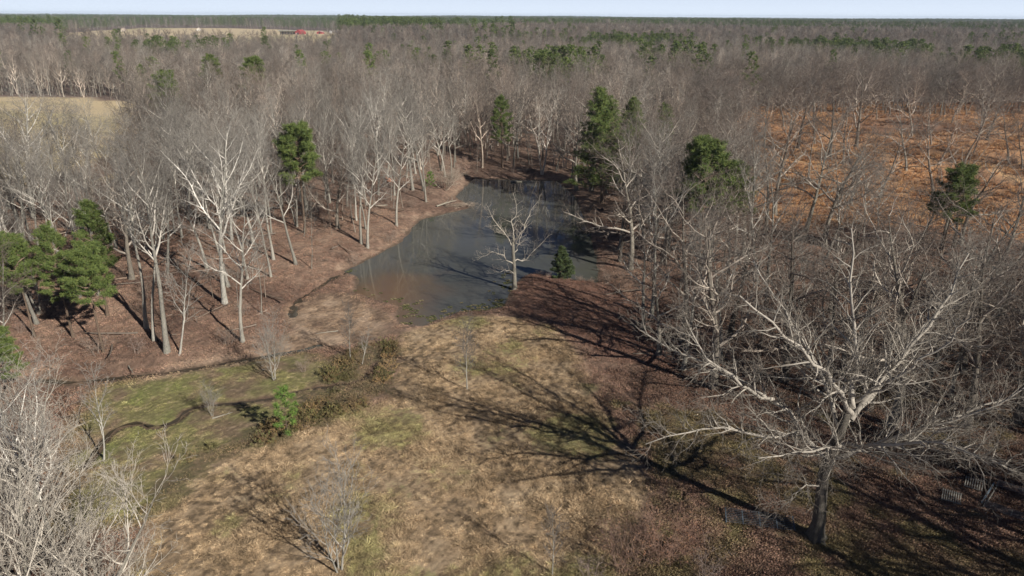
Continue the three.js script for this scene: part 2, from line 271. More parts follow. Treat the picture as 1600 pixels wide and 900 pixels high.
const KIND = {
  tall: { max: 4, lod: 0, rk: 0.026, rmin: 0.011, dens: [1.15, 1.7, 2.2, 2.2], len: [0, 6.2, 2.4, 1.15, 0.55], ang: [0.68, 0.7, 0.72, 0.65], wob: [0.16, 0.4, 0.5, 0.5, 0.5], trop: [0.01, 0.06, 0.06, 0.04, 0.02], shape: (t) => 1.3 - 0.8 * t },
  spread: { max: 4, lod: 0, rk: 0.032, rmin: 0.012, dens: [0.8, 1.2, 1.7, 1.5], len: [0, 10.5, 3.9, 1.6, 0.65], ang: [1.05, 0.85, 0.8, 0.7], wob: [0.18, 0.6, 0.66, 0.6, 0.5], trop: [0.01, 0.07, 0.04, 0.02, 0], shape: (t) => 1.3 - 0.7 * t },
};
const barkMap = (() => {
  const n = 256, d = new Uint8Array(n * n * 4);
  for (let j = 0; j < n; j++) for (let i = 0; i < n; i++) { const a = vnoise(i, j / 7) * 0.5 + vnoise(i / 2 + 40, j / 24) * 0.35 + 0.25 * vnoise(i / 16, j / 16), v = clamp(185 + 62 * a, 0, 255), l = smooth(0.3, 0.6, vnoise(i / 16 + 3, j / 16 + 9)), o = (j * n + i) * 4; d[o] = v; d[o + 1] = v + 6 * l; d[o + 2] = v - 4 * l; d[o + 3] = 255; }
  const t = new THREE.DataTexture(d, n, n); t.colorSpace = THREE.SRGBColorSpace; t.magFilter = THREE.LinearFilter; t.wrapS = t.wrapT = THREE.RepeatWrapping; t.repeat.set(1, 0.5); t.needsUpdate = true; return t;
})();
const barkM = new THREE.MeshStandardMaterial({ name: 'bark', vertexColors: true, map: barkMap, bumpMap: barkMap, bumpScale: 0.05, roughness: 0.95 }), twigM = new THREE.MeshStandardMaterial({ name: 'twig', vertexColors: true, roughness: 0.9 });
const needleM = new THREE.MeshStandardMaterial({ name: 'needles', vertexColors: true, roughness: 0.75 });
const GREYB = [0.43, 0.40, 0.355], PALEB = [0.60, 0.56, 0.50], WHITEB = [0.76, 0.72, 0.655], BROWNB = [0.22, 0.17, 0.135], TWG = [0.16, 0.148, 0.132], TWM = [0.13, 0.116, 0.104], TWP = [0.24, 0.224, 0.20], TWR = [0.13, 0.105, 0.088];
function bareTree(seed, o) {   // {h, r, kind, clear, bark, twig, lean, over}
  const rng = RNG(seed), P = { ...KIND[o.kind], ...o.over }, tr = new TB(toneOf(o.bark, o.bark, rng)), cr = new TB(toneOf(o.bark, o.twig, rng, P.max === 2 ? 3.2 : P.rmin > 0.02 ? 1.35 : 1));
  const stems = o.stems || 1;
  for (let s = 0; s < stems; s++) {
    const d = V((rng() - 0.5) * (o.lean ?? 0.06) + (stems > 1 ? Math.cos(s * 2.4) * 0.2 : 0), 1, (rng() - 0.5) * (o.lean ?? 0.06) + (stems > 1 ? Math.sin(s * 2.4) * 0.2 : 0)).normalize();
    const hh = o.h * (s ? 0.75 + 0.2 * rng() : 1), pts = walk(V(stems > 1 ? d.x * 0.5 : 0, -0.4, stems > 1 ? d.z * 0.5 : 0), d, hh, 12, P.wob[0], 0.012, rng), rad = pts.map((_, i) => o.r * (s ? 0.8 : 1) * (1 - 0.9 * Math.pow(i / 12, 0.85)) * (i === 0 ? 1.5 : i === 1 ? 1.06 : 1));
    rad[12] = 0.021; tr.tube(pts, rad, P.lod ? 5 : 9);
    const L = 12, cnt = Math.round(P.dens[0] * hh * (1 - o.clear)); let az = rng() * 6;
    for (let k = 0; k < cnt; k++) {
      const t = o.clear + (1 - o.clear) * (k + rng()) / cnt, f = Math.min(11.99, t * L), i = Math.floor(f), p = pts[i].clone().lerp(pts[i + 1], f - i); az += 2.4 + (rng() - 0.5);
      const an = P.ang[0] + 0.25 * (0.6 - t) + (rng() - 0.5) * 0.35, cd = V(Math.cos(az) * Math.sin(an), Math.cos(an), Math.sin(az) * Math.sin(an)), cl = P.len[1] * (o.h / 22) * P.shape((t - o.clear) / (1 - o.clear) * 0.75 + 0.25) * (0.65 + 0.7 * rng());
      branch(cr, walk(p, cd, cl, Math.max(2, NSEG[1] - (P.lod || 0)), P.wob[1], P.trop[1], rng), Math.min(rad[i] * 0.6, P.rk * cl), 1, P, rng, 0.18);
    }
  }
  TRIS += (tr.i.length + cr.i.length) / 3;
  return { trunk: tr.geo(true), crown: cr.geo() };
}
function limbTree(seed, o) {   // trunk and limbs drawn by hand, branching grown on them
  const rng = RNG(seed), P = { ...KIND.spread, ...o.over }, tr = new TB(toneOf(o.stem || o.bark, o.stem || o.bark, rng)), limbs = [], C = (a, n) => new THREE.CatmullRomCurve3(a.map((q) => V(...q))).getPoints(n);
  const tp = C(o.trunk.map((q) => q.slice(0, 3)), 14), tl = o.trunk.length - 1; tr.tube(tp, tp.map((_, i) => { const f = i / 14 * tl, k = Math.min(tl - 1, Math.floor(f)); return lerp(o.trunk[k][3], o.trunk[k + 1][3], f - k); }), 12);
  for (let i = 0; i < tr.p.length; i += 3) { const y = tr.p[i + 1]; if (y < 1.6) { const a = Math.atan2(tr.p[i + 2], tr.p[i]), k = 1 + 0.3 * Math.pow(1 - Math.max(0, y) / 1.6, 2) * (0.5 + Math.cos(5 * a + 0.7)); tr.p[i] *= k; tr.p[i + 2] *= k; } }
  for (const [r, ...pts] of o.limbs) {
    const B = new TB(toneOf(o.bark, o.twig, rng)), c = C(pts, 10).map((p, i) => i ? p.add(V((rng() - 0.5) * 0.5, (rng() - 0.5) * 0.5, (rng() - 0.5) * 0.5)) : p);
    branch(B, c, r * 0.7, 1, P, rng, 0.14); limbs.push(B.geo()); TRIS += B.i.length / 3;
  }
  TRIS += tr.i.length / 3;
  return { trunk: tr.geo(true), limbs };
}
const GREENA = [0.105, 0.15, 0.034], GREENB = [0.04, 0.074, 0.02], GREENC = [0.20, 0.225, 0.058];
function needleTuft(B, c, R, n, len, w, rng, bias) {
  for (let i = 0; i < n; i++) {
    const u = rng() * 2 - 1, a = rng() * 6.283, s = Math.sqrt(1 - u * u), d = V(s * Math.cos(a), u * 0.8 + bias, s * Math.sin(a)).normalize(), p = c.clone().addScaledVector(d, R * rng() * 0.6), q = p.clone().addScaledVector(d, len * (0.6 + 0.7 * rng())), k = rng(), col = k < 0.5 ? mixc(GREENB, GREENA, k * 2) : mixc(GREENA, GREENC, (k - 0.5) * 1.4);
    B.blade(p, q, w, perp(d, rng, rng() * 6.28), col);
  }
}
function pineTree(seed, o) {   // {h, r, from, width, whorls, tufts, n, cone}
  const rng = RNG(seed), tone = toneOf([0.27, 0.19, 0.14], [0.2, 0.15, 0.11], rng), tr = new TB(tone), lm = new TB(tone), nd = new TB(tone);
  const pts = walk(V(0, -0.4, 0), V((rng() - 0.5) * 0.08, 1, (rng() - 0.5) * 0.08).normalize(), o.h, 10, 0.07, 0.01, rng), rad = pts.map((_, i) => o.r * (1 - 0.9 * i / 10) * (i ? 1 : 1.35)); rad[10] = 0.021; tr.tube(pts, rad, o.lod ? 5 : 8);
  let az = 0;
  for (let k = 0; k < o.limbs; k++) {
    const t = o.from + (1 - o.from) * Math.pow((k + rng() * 0.8) / o.limbs, 0.85), f = Math.min(9.99, t * 10), i = Math.floor(f), p = pts[i].clone().lerp(pts[i + 1], f - i), e = (t - o.from) / (1 - o.from); az += 2.4 + (rng() - 0.5) * 0.8;
    const len = o.width * (o.cone ? Math.pow(1.05 - e, o.cone === true ? 1 : o.cone) : Math.sqrt(clamp(1.02 - Math.pow(e * 1.25 - 0.3, 2) * 1.05, 0.06, 1))) * (0.6 + 0.55 * rng()), d = V(Math.cos(az), lerp(0.05, 0.75, e) + (rng() - 0.5) * 0.2, Math.sin(az)).normalize(), bp = walk(p, d, len, 5, 0.25, 0.07, rng);
    if (!o.lod || k % 2) lm.tube(bp, bp.map((_, q) => Math.max(0.012, 0.021 * len * (1 - 0.8 * q / 5))), 4);
    const m = Math.max(2, Math.round(o.tufts * len));
    for (let q = 0; q < m; q++) {
      const w = (o.cone ? 0.08 : 0.35) + (o.cone ? 0.92 : 0.65) * Math.sqrt((q + rng()) / m), ff = w * 5 * 0.999, ii = Math.floor(ff), c = bp[ii].clone().lerp(bp[ii + 1], ff - ii).add(V((rng() - 0.5), (rng() - 0.35) * 0.55, (rng() - 0.5)).multiplyScalar(o.puff * Math.min(1, len / 2)));
      needleTuft(nd, c, o.tr, o.n, o.nl, o.nw, rng, 0.35);
    }
  }
  for (let q = 0; q < 6; q++) needleTuft(nd, pts[10].clone().add(V((rng() - 0.5) * 0.5, -q * 0.12, (rng() - 0.5) * 0.5)), o.tr, o.n, o.nl, o.nw, rng, 0.4);
  TRIS += (tr.i.length + lm.i.length + nd.i.length) / 3;
  return { trunk: tr.geo(true), limbs: lm.geo(), needles: nd.geo() };
}
function bush(seed, o) {   // {h, stems, w, bark, twig, leaf}
  const rng = RNG(seed), B = new TB(toneOf(o.bark, o.twig, rng)), P = { ...KIND.spread, max: 3, dens: [2.2, 2.4, 2.6, 0], len: [0, o.h * 0.42, o.h * 0.25, o.h * 0.14], lod: 1, rmin: o.rmin || 0.008, rk: 0.018, ...o.over };
  for (let s = 0; s < o.stems; s++) {
    const a = rng() * 6.283, k = Math.sqrt(rng()), d = V(Math.cos(a) * k * o.w, 1, Math.sin(a) * k * o.w).normalize();
    branch(B, walk(V(Math.cos(a) * k * o.base, -0.1, Math.sin(a) * k * o.base), d, o.h * (0.55 + 0.5 * rng()), 5, 0.3, o.droop ?? -0.02, rng), o.r, 0, P, rng, 0.2);
  }
  if (o.leaf) for (let i = 0; i < o.leaf; i++) { const q = Math.floor(rng() * B.p.length / 3) * 3, p = V(B.p[q], B.p[q + 1], B.p[q + 2]), d = V(rng() - 0.5, rng() - 0.3, rng() - 0.5).normalize(); B.blade(p, p.clone().addScaledVector(d, 0.12), 0.045, perp(d, rng, rng() * 6), mixc(o.lc, [o.lc[0] * 1.5, o.lc[1] * 1.5, o.lc[2] * 1.3], rng())); }
  TRIS += B.i.length / 3; return B.geo();
}

/* ---------------------------------------------------------------- placing things */
const used = {};
const numbered = (n) => { const k = used[n] = (used[n] ?? -1) + 1; return k ? `${n}_${String(k).padStart(3, '0')}` : n; };
const mesh = (name, g, m, parent) => { const o = new THREE.Mesh(g, m); o.name = name; o.castShadow = o.receiveShadow = true; if (parent) parent.add(o); return o; };
function thing(name, label, category, group) { const o = new THREE.Group(); o.name = numbered(name); o.userData = { label, category }; if (group) o.userData.group = group; scene.add(o); return o; }
function plant(name, parts, x, z, s, turn, label, category, group, sy) {
  const o = thing(name, label, category, group); o.position.set(x, height(x, z), z); o.scale.set(s, sy ?? s, s); o.rotation.y = turn;
  if (parts.trunk) mesh('trunk', parts.trunk, barkM, o);
  if (parts.crown) mesh('crown', parts.crown, twigM, o);
  if (Array.isArray(parts.limbs)) for (const g of parts.limbs) mesh('limb', g, twigM, o); else if (parts.limbs) mesh('limbs', parts.limbs, twigM, o);
  if (parts.needles) mesh('needles', parts.needles, needleM, o);
  return o;
}
function solo(name, g, m, x, z, s, turn, label, category, group) { const o = mesh(numbered(name), g, m, scene); o.position.set(x, height(x, z), z); o.scale.setScalar(s); o.rotation.y = turn; o.userData = { label, category }; if (group) o.userData.group = group; return o; }
const wood = [];   // where things already stand

// ---- prototypes
const TALL = [
  bareTree(11, { kind: 'tall', h: 23, r: 0.32, clear: 0.44, bark: GREYB, twig: TWG, lean: 0.12 }), bareTree(12, { kind: 'tall', h: 22, r: 0.26, clear: 0.5, bark: PALEB, twig: TWP, lean: 0.1, over: { ang: [0.58, 0.65, 0.7, 0.65] } }),
  bareTree(13, { kind: 'tall', h: 20, r: 0.3, clear: 0.38, bark: GREYB, twig: TWM, lean: 0.22, over: { ang: [0.8, 0.75, 0.7, 0.65], dens: [0.95, 1.6, 2.2, 2.2] } }), bareTree(14, { kind: 'tall', h: 20, r: 0.21, clear: 0.5, bark: PALEB, twig: TWG, lean: 0.1, over: { len: [0, 4.8, 2.1, 1.1, 0.55] } }),
  bareTree(15, { kind: 'tall', h: 18, r: 0.22, clear: 0.3, stems: 2, bark: GREYB, twig: TWR, over: { len: [0, 6, 2.3, 1.1, 0.55] } }), bareTree(16, { kind: 'tall', h: 21, r: 0.28, clear: 0.36, bark: PALEB, twig: TWP, lean: 0.2, over: { ang: [0.85, 0.75, 0.75, 0.65], len: [0, 7.4, 3.2, 1.3, 0.6], wob: [0.2, 0.45, 0.6, 0.55, 0.5] } }),
];
const SPREAD = [bareTree(21, { kind: 'spread', h: 19, r: 0.46, clear: 0.24, bark: [0.34, 0.295, 0.25], twig: [0.15, 0.122, 0.102] }), bareTree(22, { kind: 'spread', h: 17, r: 0.4, clear: 0.2, bark: [0.22, 0.185, 0.155], twig: [0.115, 0.088, 0.072], lean: 0.2 })];
const SYC = bareTree(31, { kind: 'tall', h: 24, r: 0.36, clear: 0.38, bark: WHITEB, twig: TWP, over: { wob: [0.12, 0.4, 0.55, 0.5, 0.5], len: [0, 8.6, 3, 1.3, 0.6] } });
const UPR = bareTree(33, { kind: 'tall', h: 15, r: 0.24, clear: 0.1, stems: 2, bark: [0.53, 0.485, 0.42], twig: [0.37, 0.335, 0.285], over: { wob: [0.2, 0.3, 0.45, 0.5, 0.5], dens: [1.0, 1.3, 1.8, 1.6], len: [0, 8.6, 3.4, 1.4, 0.6], ang: [0.85, 0.55, 0.6, 0.6], trop: [0.01, 0.09, 0.09, 0.05, 0.02], rk: 0.022, rmin: 0.011 } });
SPREAD.push(bareTree(23, { kind: 'spread', h: 21, r: 0.46, clear: 0.28, bark: [0.42, 0.375, 0.32], twig: [0.13, 0.102, 0.085], lean: 0.15 }));
const LODO = { max: 3, lod: 1, rmin: 0.021, rk: 0.03 };
const MID = [bareTree(41, { kind: 'tall', h: 22, r: 0.3, clear: 0.36, bark: PALEB, twig: TWG, over: { ...LODO, dens: [0.9, 1.5, 2.4] } }), bareTree(42, { kind: 'tall', h: 20, r: 0.28, clear: 0.3, bark: GREYB, twig: TWM, over: { ...LODO, dens: [0.9, 1.5, 2.4], ang: [0.95, 0.75, 0.7] } }), bareTree(43, { kind: 'spread', h: 18, r: 0.36, clear: 0.3, bark: GREYB, twig: TWM, over: { ...LODO, dens: [0.9, 1.3, 2.2] } }), bareTree(44, { kind: 'tall', h: 19, r: 0.24, clear: 0.4, bark: PALEB, twig: TWP, over: { ...LODO, dens: [0.9, 1.5, 2.3], len: [0, 6, 2.4, 1.1] } }), bareTree(47, { kind: 'tall', h: 21, r: 0.3, clear: 0.28, stems: 2, bark: WHITEB, twig: TWP, over: { ...LODO, dens: [0.7, 1.3, 2.2] } })];
const FAR = [51, 52, 53].map((s, i) => bareTree(s, { kind: i === 1 ? 'spread' : 'tall', h: 20, r: 0.3, clear: 0.34, bark: [PALEB, GREYB, GREYB][i], twig: [TWG, TWM, TWM][i], over: { max: 2, lod: 2, rmin: 0.06, rk: 0.05, dens: [1.1, 2.1], len: [0, 6, 2.6] } }));
const PINE = [pineTree(61, { h: 19, r: 0.24, from: 0.5, width: 4.2, limbs: 64, tufts: 4.4, n: 46, tr: 0.5, nl: 0.44, nw: 0.032, puff: 1.0 }), pineTree(62, { h: 22, r: 0.28, from: 0.36, width: 3.6, limbs: 80, tufts: 3.6, n: 44, tr: 0.45, nl: 0.44, nw: 0.03, puff: 0.8, cone: false }), pineTree(63, { h: 24, r: 0.32, from: 0.14, width: 6.8, limbs: 130, tufts: 2.9, n: 42, tr: 0.55, nl: 0.5, nw: 0.034, puff: 1.2, cone: 0.7 })];
const PINEF = [pineTree(64, { lod: 1, h: 20, r: 0.24, from: 0.3, width: 3.4, limbs: 26, tufts: 1.7, n: 14, tr: 0.6, nl: 0.75, nw: 0.11, puff: 0.9 })];
const SAPPINE = pineTree(65, { h: 6, r: 0.07, from: 0.2, width: 1.35, limbs: 34, tufts: 5, n: 20, tr: 0.15, nl: 0.3, nw: 0.024, puff: 0.35 });
{ const c = SAPPINE.needles.attributes.color; for (let i = 0; i < c.count; i++) c.setXYZ(i, c.getX(i) * 1.1, c.getY(i) * 1.35, c.getZ(i)); }
const CEDAR = pineTree(66, { h: 5.6, r: 0.12, from: 0.05, width: 2.3, limbs: 120, tufts: 7, n: 24, tr: 0.2, nl: 0.24, nw: 0.036, puff: 0.35, cone: 0.75 });
{ const c = CEDAR.needles.attributes.color; for (let i = 0; i < c.count; i++) c.setXYZ(i, c.getX(i) * 0.6, c.getY(i) * 0.62, c.getZ(i) * 0.9); }
const SAP = [bareTree(71, { kind: 'tall', h: 8, r: 0.085, clear: 0.22, bark: PALEB, twig: TWM, over: { max: 3, rmin: 0.012, dens: [3.2, 3.2, 3.6], len: [0, 6.5, 1.1, 0.45], rk: 0.013, ang: [0.55, 0.6, 0.6], wob: [0.1, 0.2, 0.35, 0.4] } }), bareTree(72, { kind: 'tall', h: 7, r: 0.08, clear: 0.15, stems: 3, bark: PALEB, twig: TWP, over: { max: 3, rmin: 0.009, dens: [2.2, 2.3, 2.6], len: [0, 11, 1.5, 0.6], rk: 0.013, ang: [0.6, 0.65, 0.6], wob: [0.12, 0.25, 0.4, 0.4] } }), bareTree(73, { kind: 'tall', h: 9, r: 0.1, clear: 0.3, bark: WHITEB, twig: TWP, lean: 0.5, over: { max: 3, rmin: 0.012, dens: [2.2, 2.2, 2.6], len: [0, 8, 1.5, 0.55], rk: 0.016, ang: [0.6, 0.7, 0.7], wob: [0.14, 0.35, 0.5, 0.5] } })];
console.log('prototypes', Math.round(TRIS));

// ---- the large oak on the right
const OAK = limbTree(81, { stem: [0.21, 0.185, 0.16], bark: [0.33, 0.30, 0.26], twig: [0.165, 0.145, 0.122], over: { dens: [0, 1.8, 2.2, 2.9], len: [0, 0, 4.4, 1.7, 0.7], rk: 0.023, rmin: 0.012, wob: [0, 0.34, 0.66, 0.6, 0.5], trop: [0, 0.03, 0.025, 0.0, 0] },
  trunk: [[-0.1, -0.5, 0, 0.92], [-0.1, 0.6, 0, 0.58], [-0.2, 3, 0, 0.46], [-0.4, 6, -0.1, 0.42], [-0.2, 8.2, 0, 0.44], [0.4, 10.5, -0.2, 0.34], [0.8, 12.6, -0.5, 0.26]],
  limbs: [[0.34, [-0.3, 7.4, 0], [-2, 9.3, -1], [-4.5, 11.8, -2], [-9, 13.6, -4], [-14.5, 15.6, -6]], [0.36, [-0.2, 7.8, 0], [2.4, 9.2, 0.5], [6, 10, 0], [10.5, 11.6, -1], [16, 12.3, -2]], [0.32, [1, 12, -0.4], [0.9, 14, -0.8], [0.6, 17, -1], [0, 21, -2], [-0.5, 25.5, -2.5]],
    [0.32, [1, 11.5, -0.4], [-1.5, 15, 1], [-5.5, 18.5, 1.5], [-9.5, 22, 2]], [0.32, [1, 11, -0.3], [4, 14.5, -2], [7.5, 18.5, -3], [10, 23, -5]], [0.27, [0, 8.8, 0], [1.6, 11, 3], [3.5, 13, 6], [4.5, 14.4, 10]], [0.26, [0, 8.6, 0], [-1, 10.5, 2.5], [-4, 12, 5], [-9, 12.8, 7.5]], [0.3, [0.3, 10, -0.2], [0, 13, -4], [-2, 16.5, -8], [-4, 20, -12]],
    [0.2, [6, 10, 0], [8, 10.4, 3], [11, 9.6, 4.5], [15, 7.6, 5.6]], [0.12, [-0.3, 5.2, 0], [-1.8, 5.8, 1], [-3.4, 5.2, 1.6], [-4.4, 3.8, 1.8]], [0.24, [1, 12.4, -0.5], [3.5, 16.5, 1.5], [6, 21, 3]], [0.28, [0.4, 10.4, -0.2], [5, 12.5, -4], [9.5, 15, -8], [14, 17.5, -11]], [0.24, [-2, 9.5, -1], [-5, 10.2, 0.5], [-10, 11, 1], [-15, 10.4, 1.8]], [0.22, [-4.5, 11.8, -2], [-8, 14, -1], [-11, 17, 0], [-13, 20, 0]], [0.2, [3, 9.3, 0.5], [6, 12, 2], [10, 15, 3], [13, 18, 3]]] });
plant('oak_tree', OAK, 25.1, -47.3, 1, 0, 'largest bare spreading oak with a thick trunk, standing beside the long wire panel', 'tree'); wood.push([25.1, -47.3]);
// ---- the bare tree at the water's edge
const POOLTREE = limbTree(82, { bark: [0.42, 0.38, 0.325], twig: [0.27, 0.24, 0.205], over: { dens: [0, 1.7, 2.0, 2.2], len: [0, 0, 2.1, 0.95, 0.45], rk: 0.024, wob: [0, 0.4, 0.65, 0.6, 0.5], trop: [0, 0.03, 0.03, 0.01, 0] },
  trunk: [[0, -0.4, 0, 0.55], [0, 0.8, 0, 0.36], [-0.1, 4, 0, 0.3], [-0.3, 7.5, 0.1, 0.26], [-0.2, 9.5, 0, 0.18]],
  limbs: [[0.16, [-0.1, 4.4, 0], [-2, 6, 0.4], [-4, 6.6, 0.6], [-6, 5.6, 0.8]], [0.16, [0, 5, 0], [2, 5.4, -0.3], [4, 7.6, -0.6], [6.2, 9.6, -0.6]], [0.15, [-0.3, 7.3, 0], [-1.8, 9.6, 0], [-3.2, 12.2, 0.5], [-4.6, 14.6, 0.4]], [0.16, [-0.2, 9, 0], [-0.5, 11, -0.5], [0.2, 13.5, -0.7], [-0.2, 16, -1]], [0.15, [-0.2, 8.6, 0], [1.5, 11, 0.4], [2.5, 13.5, 0.3], [3.8, 15.6, 0.2]], [0.12, [-0.2, 7.6, 0], [0.4, 9.4, 1.6], [0.2, 11, 3.2]], [0.12, [0, 6.5, 0], [0.8, 8, -2], [1, 10, -3.8]], [0.1, [0, 2.6, 0], [-1.6, 3.6, 0.6], [-3.6, 3.2, 1]], [0.1, [-0.2, 8.4, 0], [-2.4, 9.4, -1.2], [-4.6, 10.4, -1.6]]] });
plant('bare_tree', POOLTREE, 0.4, -105.2, 0.94, 0, 'lone pale bare tree on the tip of land, its branches over the pond', 'tree');
plant('cedar_tree', CEDAR, 8.4, -109.6, 1.02, 0.4, 'small dark cone-shaped evergreen at the edge of the pond', 'tree');
plant('pine_tree', SAPPINE, -22.5, -61.9, 1, 1, 'small young green pine alone beside the straw meadow', 'tree');

// ---- single trees that stand out
const named = [
  [SYC, -40.8, -93.7, 1.03, 0.6, 'tall white-barked bare tree in front on the leafy left bank'], [TALL[0], -43.1, -80.3, 1.12, 2.2, 'tall wide-crowned bare tree, tallest of the cluster above the creek'], [SAP[2], -41.6, -80, 1.45, 1.2, 'short pale forked tree at the front of the creek cluster'],
  [TALL[1], -47.7, -85, 1.05, 4, 'slender pale bare tree leaning behind the creek cluster'], [TALL[3], -45.6, -82.4, 1.08, 5, 'straight pale trunk between the two tallest trees above the creek'], [TALL[3], -40.9, -103.5, 0.98, 1, 'thin straight pale trunk just behind the white-barked tree'], [TALL[1], -42.6, -100, 0.98, 2, 'bare tree close behind the white-barked tree, on its left'], [TALL[3], -38, -105.5, 0.9, 3, 'thin pale bare tree right of the white-barked tree'],
  [SPREAD[0], 23.4, -73.1, 1.12, 1.1, 'spreading bare tree behind the large oak, its limbs reaching over the peninsula'], [SPREAD[1], 32.2, -74.8, 1.2, 2.4, 'dark-barked spreading tree behind the large oak'], [SPREAD[2], 40, -65, 1.1, 4.4, 'spreading bare tree at the front of the woods right of the large oak'], [SPREAD[0], 22.8, -86, 1.05, 0.2, 'spreading bare tree beside the peninsula with limbs over the leaves'],
  [SPREAD[0], 105.5, -220.5, 1.3, 2, 'largest pale bare tree standing in the rust-coloured grass'], [SPREAD[1], 92.4, -207.9, 1.25, 0.4, 'dark-trunked bare tree nearest in the rust-coloured grass'], [SPREAD[1], 87.5, -220, 1.2, 3.4, 'leftmost of the bare trees in the rust-coloured grass'], [TALL[2], 95, -226, 1.05, 1, 'bare tree between the two largest in the rust-coloured grass'], [SPREAD[0], 165, -255, 1.15, 5, 'dark bare tree at the right end of the rust-coloured field'], [SPREAD[1], 158, -240, 1.1, 4.4, 'bare tree leaning over the track in the rust-coloured field'],
  [UPR, -27.5, -34.5, 1.0, 0.3, 'pale bare tree with upswept branches filling the lower left corner, nearest of all'], [UPR, -32.5, -37, 1.1, 2, 'pale upswept tree at the left edge of the lower corner'], [SYC, -33.5, -42, 0.72, 3, 'white-barked tree behind the upswept ones in the lower left corner'], [UPR, -39, -47, 0.92, 1.6, 'pale upswept tree at the left edge above the lower corner'], [UPR, -25.4, -35.2, 0.7, 5, 'smaller pale upswept tree, rightmost in the lower left corner'], [UPR, -31.4, -41, 0.86, 4, 'pale upswept tree in the middle of the lower left corner'],
];
for (const [p, x, z, s, t, l] of named) { plant(p === SAP[2] ? 'sapling' : 'bare_tree', p, x, z, s, t, l, 'tree'); wood.push([x, z]); }
const saps = [[0, -5.1, -72, 1.02, 0, 'thin upright sapling alone in the middle of the meadow'], [1, -27.9, -74.4, 1.05, 1, 'several-stemmed sapling between the creek and the brook'], [2, -39.5, -58.4, 1.0, 2.2, 'leaning white sapling at the bend of the brook'], [1, -32, -66.4, 0.5, 2, 'smallest stubby sapling beside the brook'], [0, -20.1, -79.9, 0.85, 2, 'thin upright sapling at the end of the mud flat'], [2, -18.4, -78.4, 0.5, 0.6, 'small white sapling bent over beside the mud flat'], [1, -13.1, -43.2, 1.3, 0.4, 'many-branched small tree casting a long shadow at the bottom of the meadow'], [0, 3.2, -43, 0.72, 3, 'feathery sapling at the bottom edge of the meadow']];
for (const [k, x, z, s, t, l] of saps) { plant('sapling', SAP[k], x, z, s, t, l, 'tree'); wood.push([x, z]); }
// pines
const pines = [[0, -38.4, -127, 1.02, 0, 'round-crowned green pine alone on the left bank of the pond'], [1, -2.8, -196.2, 0.86, 1, 'narrow green pine behind the far end of the pond'], [2, 20.5, -160, 1.28, 2, 'broad tall dark pine at the right shore of the pond'], [2, 27, -172, 0.92, 4, 'dark pine standing behind the broad one at the right shore'], [0, 31, -112, 1.12, 3, 'dense round pine among the bare woods right of the pond'], [0, 37, -118, 0.9, 5, 'second round pine, right behind the dense one in the right woods'], [0, 73.5, -116, 0.88, 1, 'dark round pine at the near edge of the rust-coloured field'], [0, -50.5, -79.5, 0.7, 2, 'pine nearest the creek on the left edge of the wood'], [1, -55.5, -82, 0.66, 1, 'pine at the left edge with the bare trunks before it'], [0, -60, -81.5, 0.68, 4, 'leftmost pine of the left edge cluster'], [1, -54, -87.5, 0.7, 5, 'rear pine of the left edge cluster'], [0, -53, -66.5, 0.5, 2.4, 'low bright green pine at the left edge above the sapling'], [0, 0, 0, 0], [0, -97, -205, 1.1, 2, 'green pine crown in the left woods near the hay field'], [1, -118, -292, 1.38, 2, 'tall dark pine rising from the far left woods'], [0, -92, -262, 1.16, 0.5, 'flat-topped bright pine in the left woods'], [1, -150, -300, 0.85, 1.5, 'slender pine at the edge of the hay field woods'], [1, 40, -190, 0.85, 1.5, 'half-hidden pine in the woods behind the broad dark pine']];
for (const [k, x, z, s, t, l] of pines) if (s) { plant('pine_tree', PINE[k], x, z, s, t, l, 'tree', undefined, s > 1.2 ? 1.06 : s); wood.push([x, z]); }
// ---- the woods
const clearing = [[-53, -80, 8], [-47, -72, 7], [19, -156, 8], [17, -145, 7], [17, -133, 6.5], [31, -104, 8], [30, -96, 6], [70, -107, 9], [66, -99, 6], [-36.5, -119, 6], [-2.5, -191, 4]];
const inFrame = (x, z, m = 1) => z < -20 && Math.abs(x) < (-z * 0.933 + 14) * 0.76 * m + 6;
const all = [], rw = RNG(5);
function wooded(x, z) {
  const r = Math.hypot(x, z);
  if (sdPoly(FARFIELD, x, z) < 0 || sdPoly(HAY, x, z) < 2 || sdPoly(HAYB, x, z) < 2) return 0;
  if (sdPoly(ORANGE, x, z) < 3) return (x > 90 && z < -300 ? 0.5 : 0) + (z > -150 ? 0.1 : 0.045) + 0.2 * smooth(0.3, 0.5, fbm(x / 40, z / 40, 2));
  if (G.pond(x, z) < (x > 8 ? 0.8 : 2.2)) return 0;
  if (z > -106) { if (G.bank(x, z) < -1.5) return 0.42; return rightWoods(x, z) ? (x > 45 && z < -88 ? 0.36 : 0.42) : 0; }
  if (x < 0 && G.bank(x, z) < -1) return z > -190 && x > -60 ? 0.58 : 0.82;
  if (z > -145 && x > 44) return 0.24;
  if (z < -189) return 0.84;
  return x > 15 && x < 90 ? 0.8 : 0;
}
for (let gz = -50; gz > -760; gz -= 5.4) for (let gx = -640; gx < 640; gx += 5.4) {
  const x = gx + (rw() - 0.5) * 4.8, z = gz + (rw() - 0.5) * 4.8, k = rw(), s = rw(), q = rw();
  if (!inFrame(x, z) || k > wooded(x, z) * (z < -420 ? 0.75 : 1)) continue;
  if (clearing.some(([a, b, c]) => Math.hypot(a - x, b - z) < c)) continue;
  if (wood.some(([a, b]) => Math.abs(a - x) < 3 && Math.abs(b - z) < 3)) continue;
  all.push({ x, z, s, q, r: Math.hypot(x, z) });
}
all.sort((a, b) => a.r - b.r);
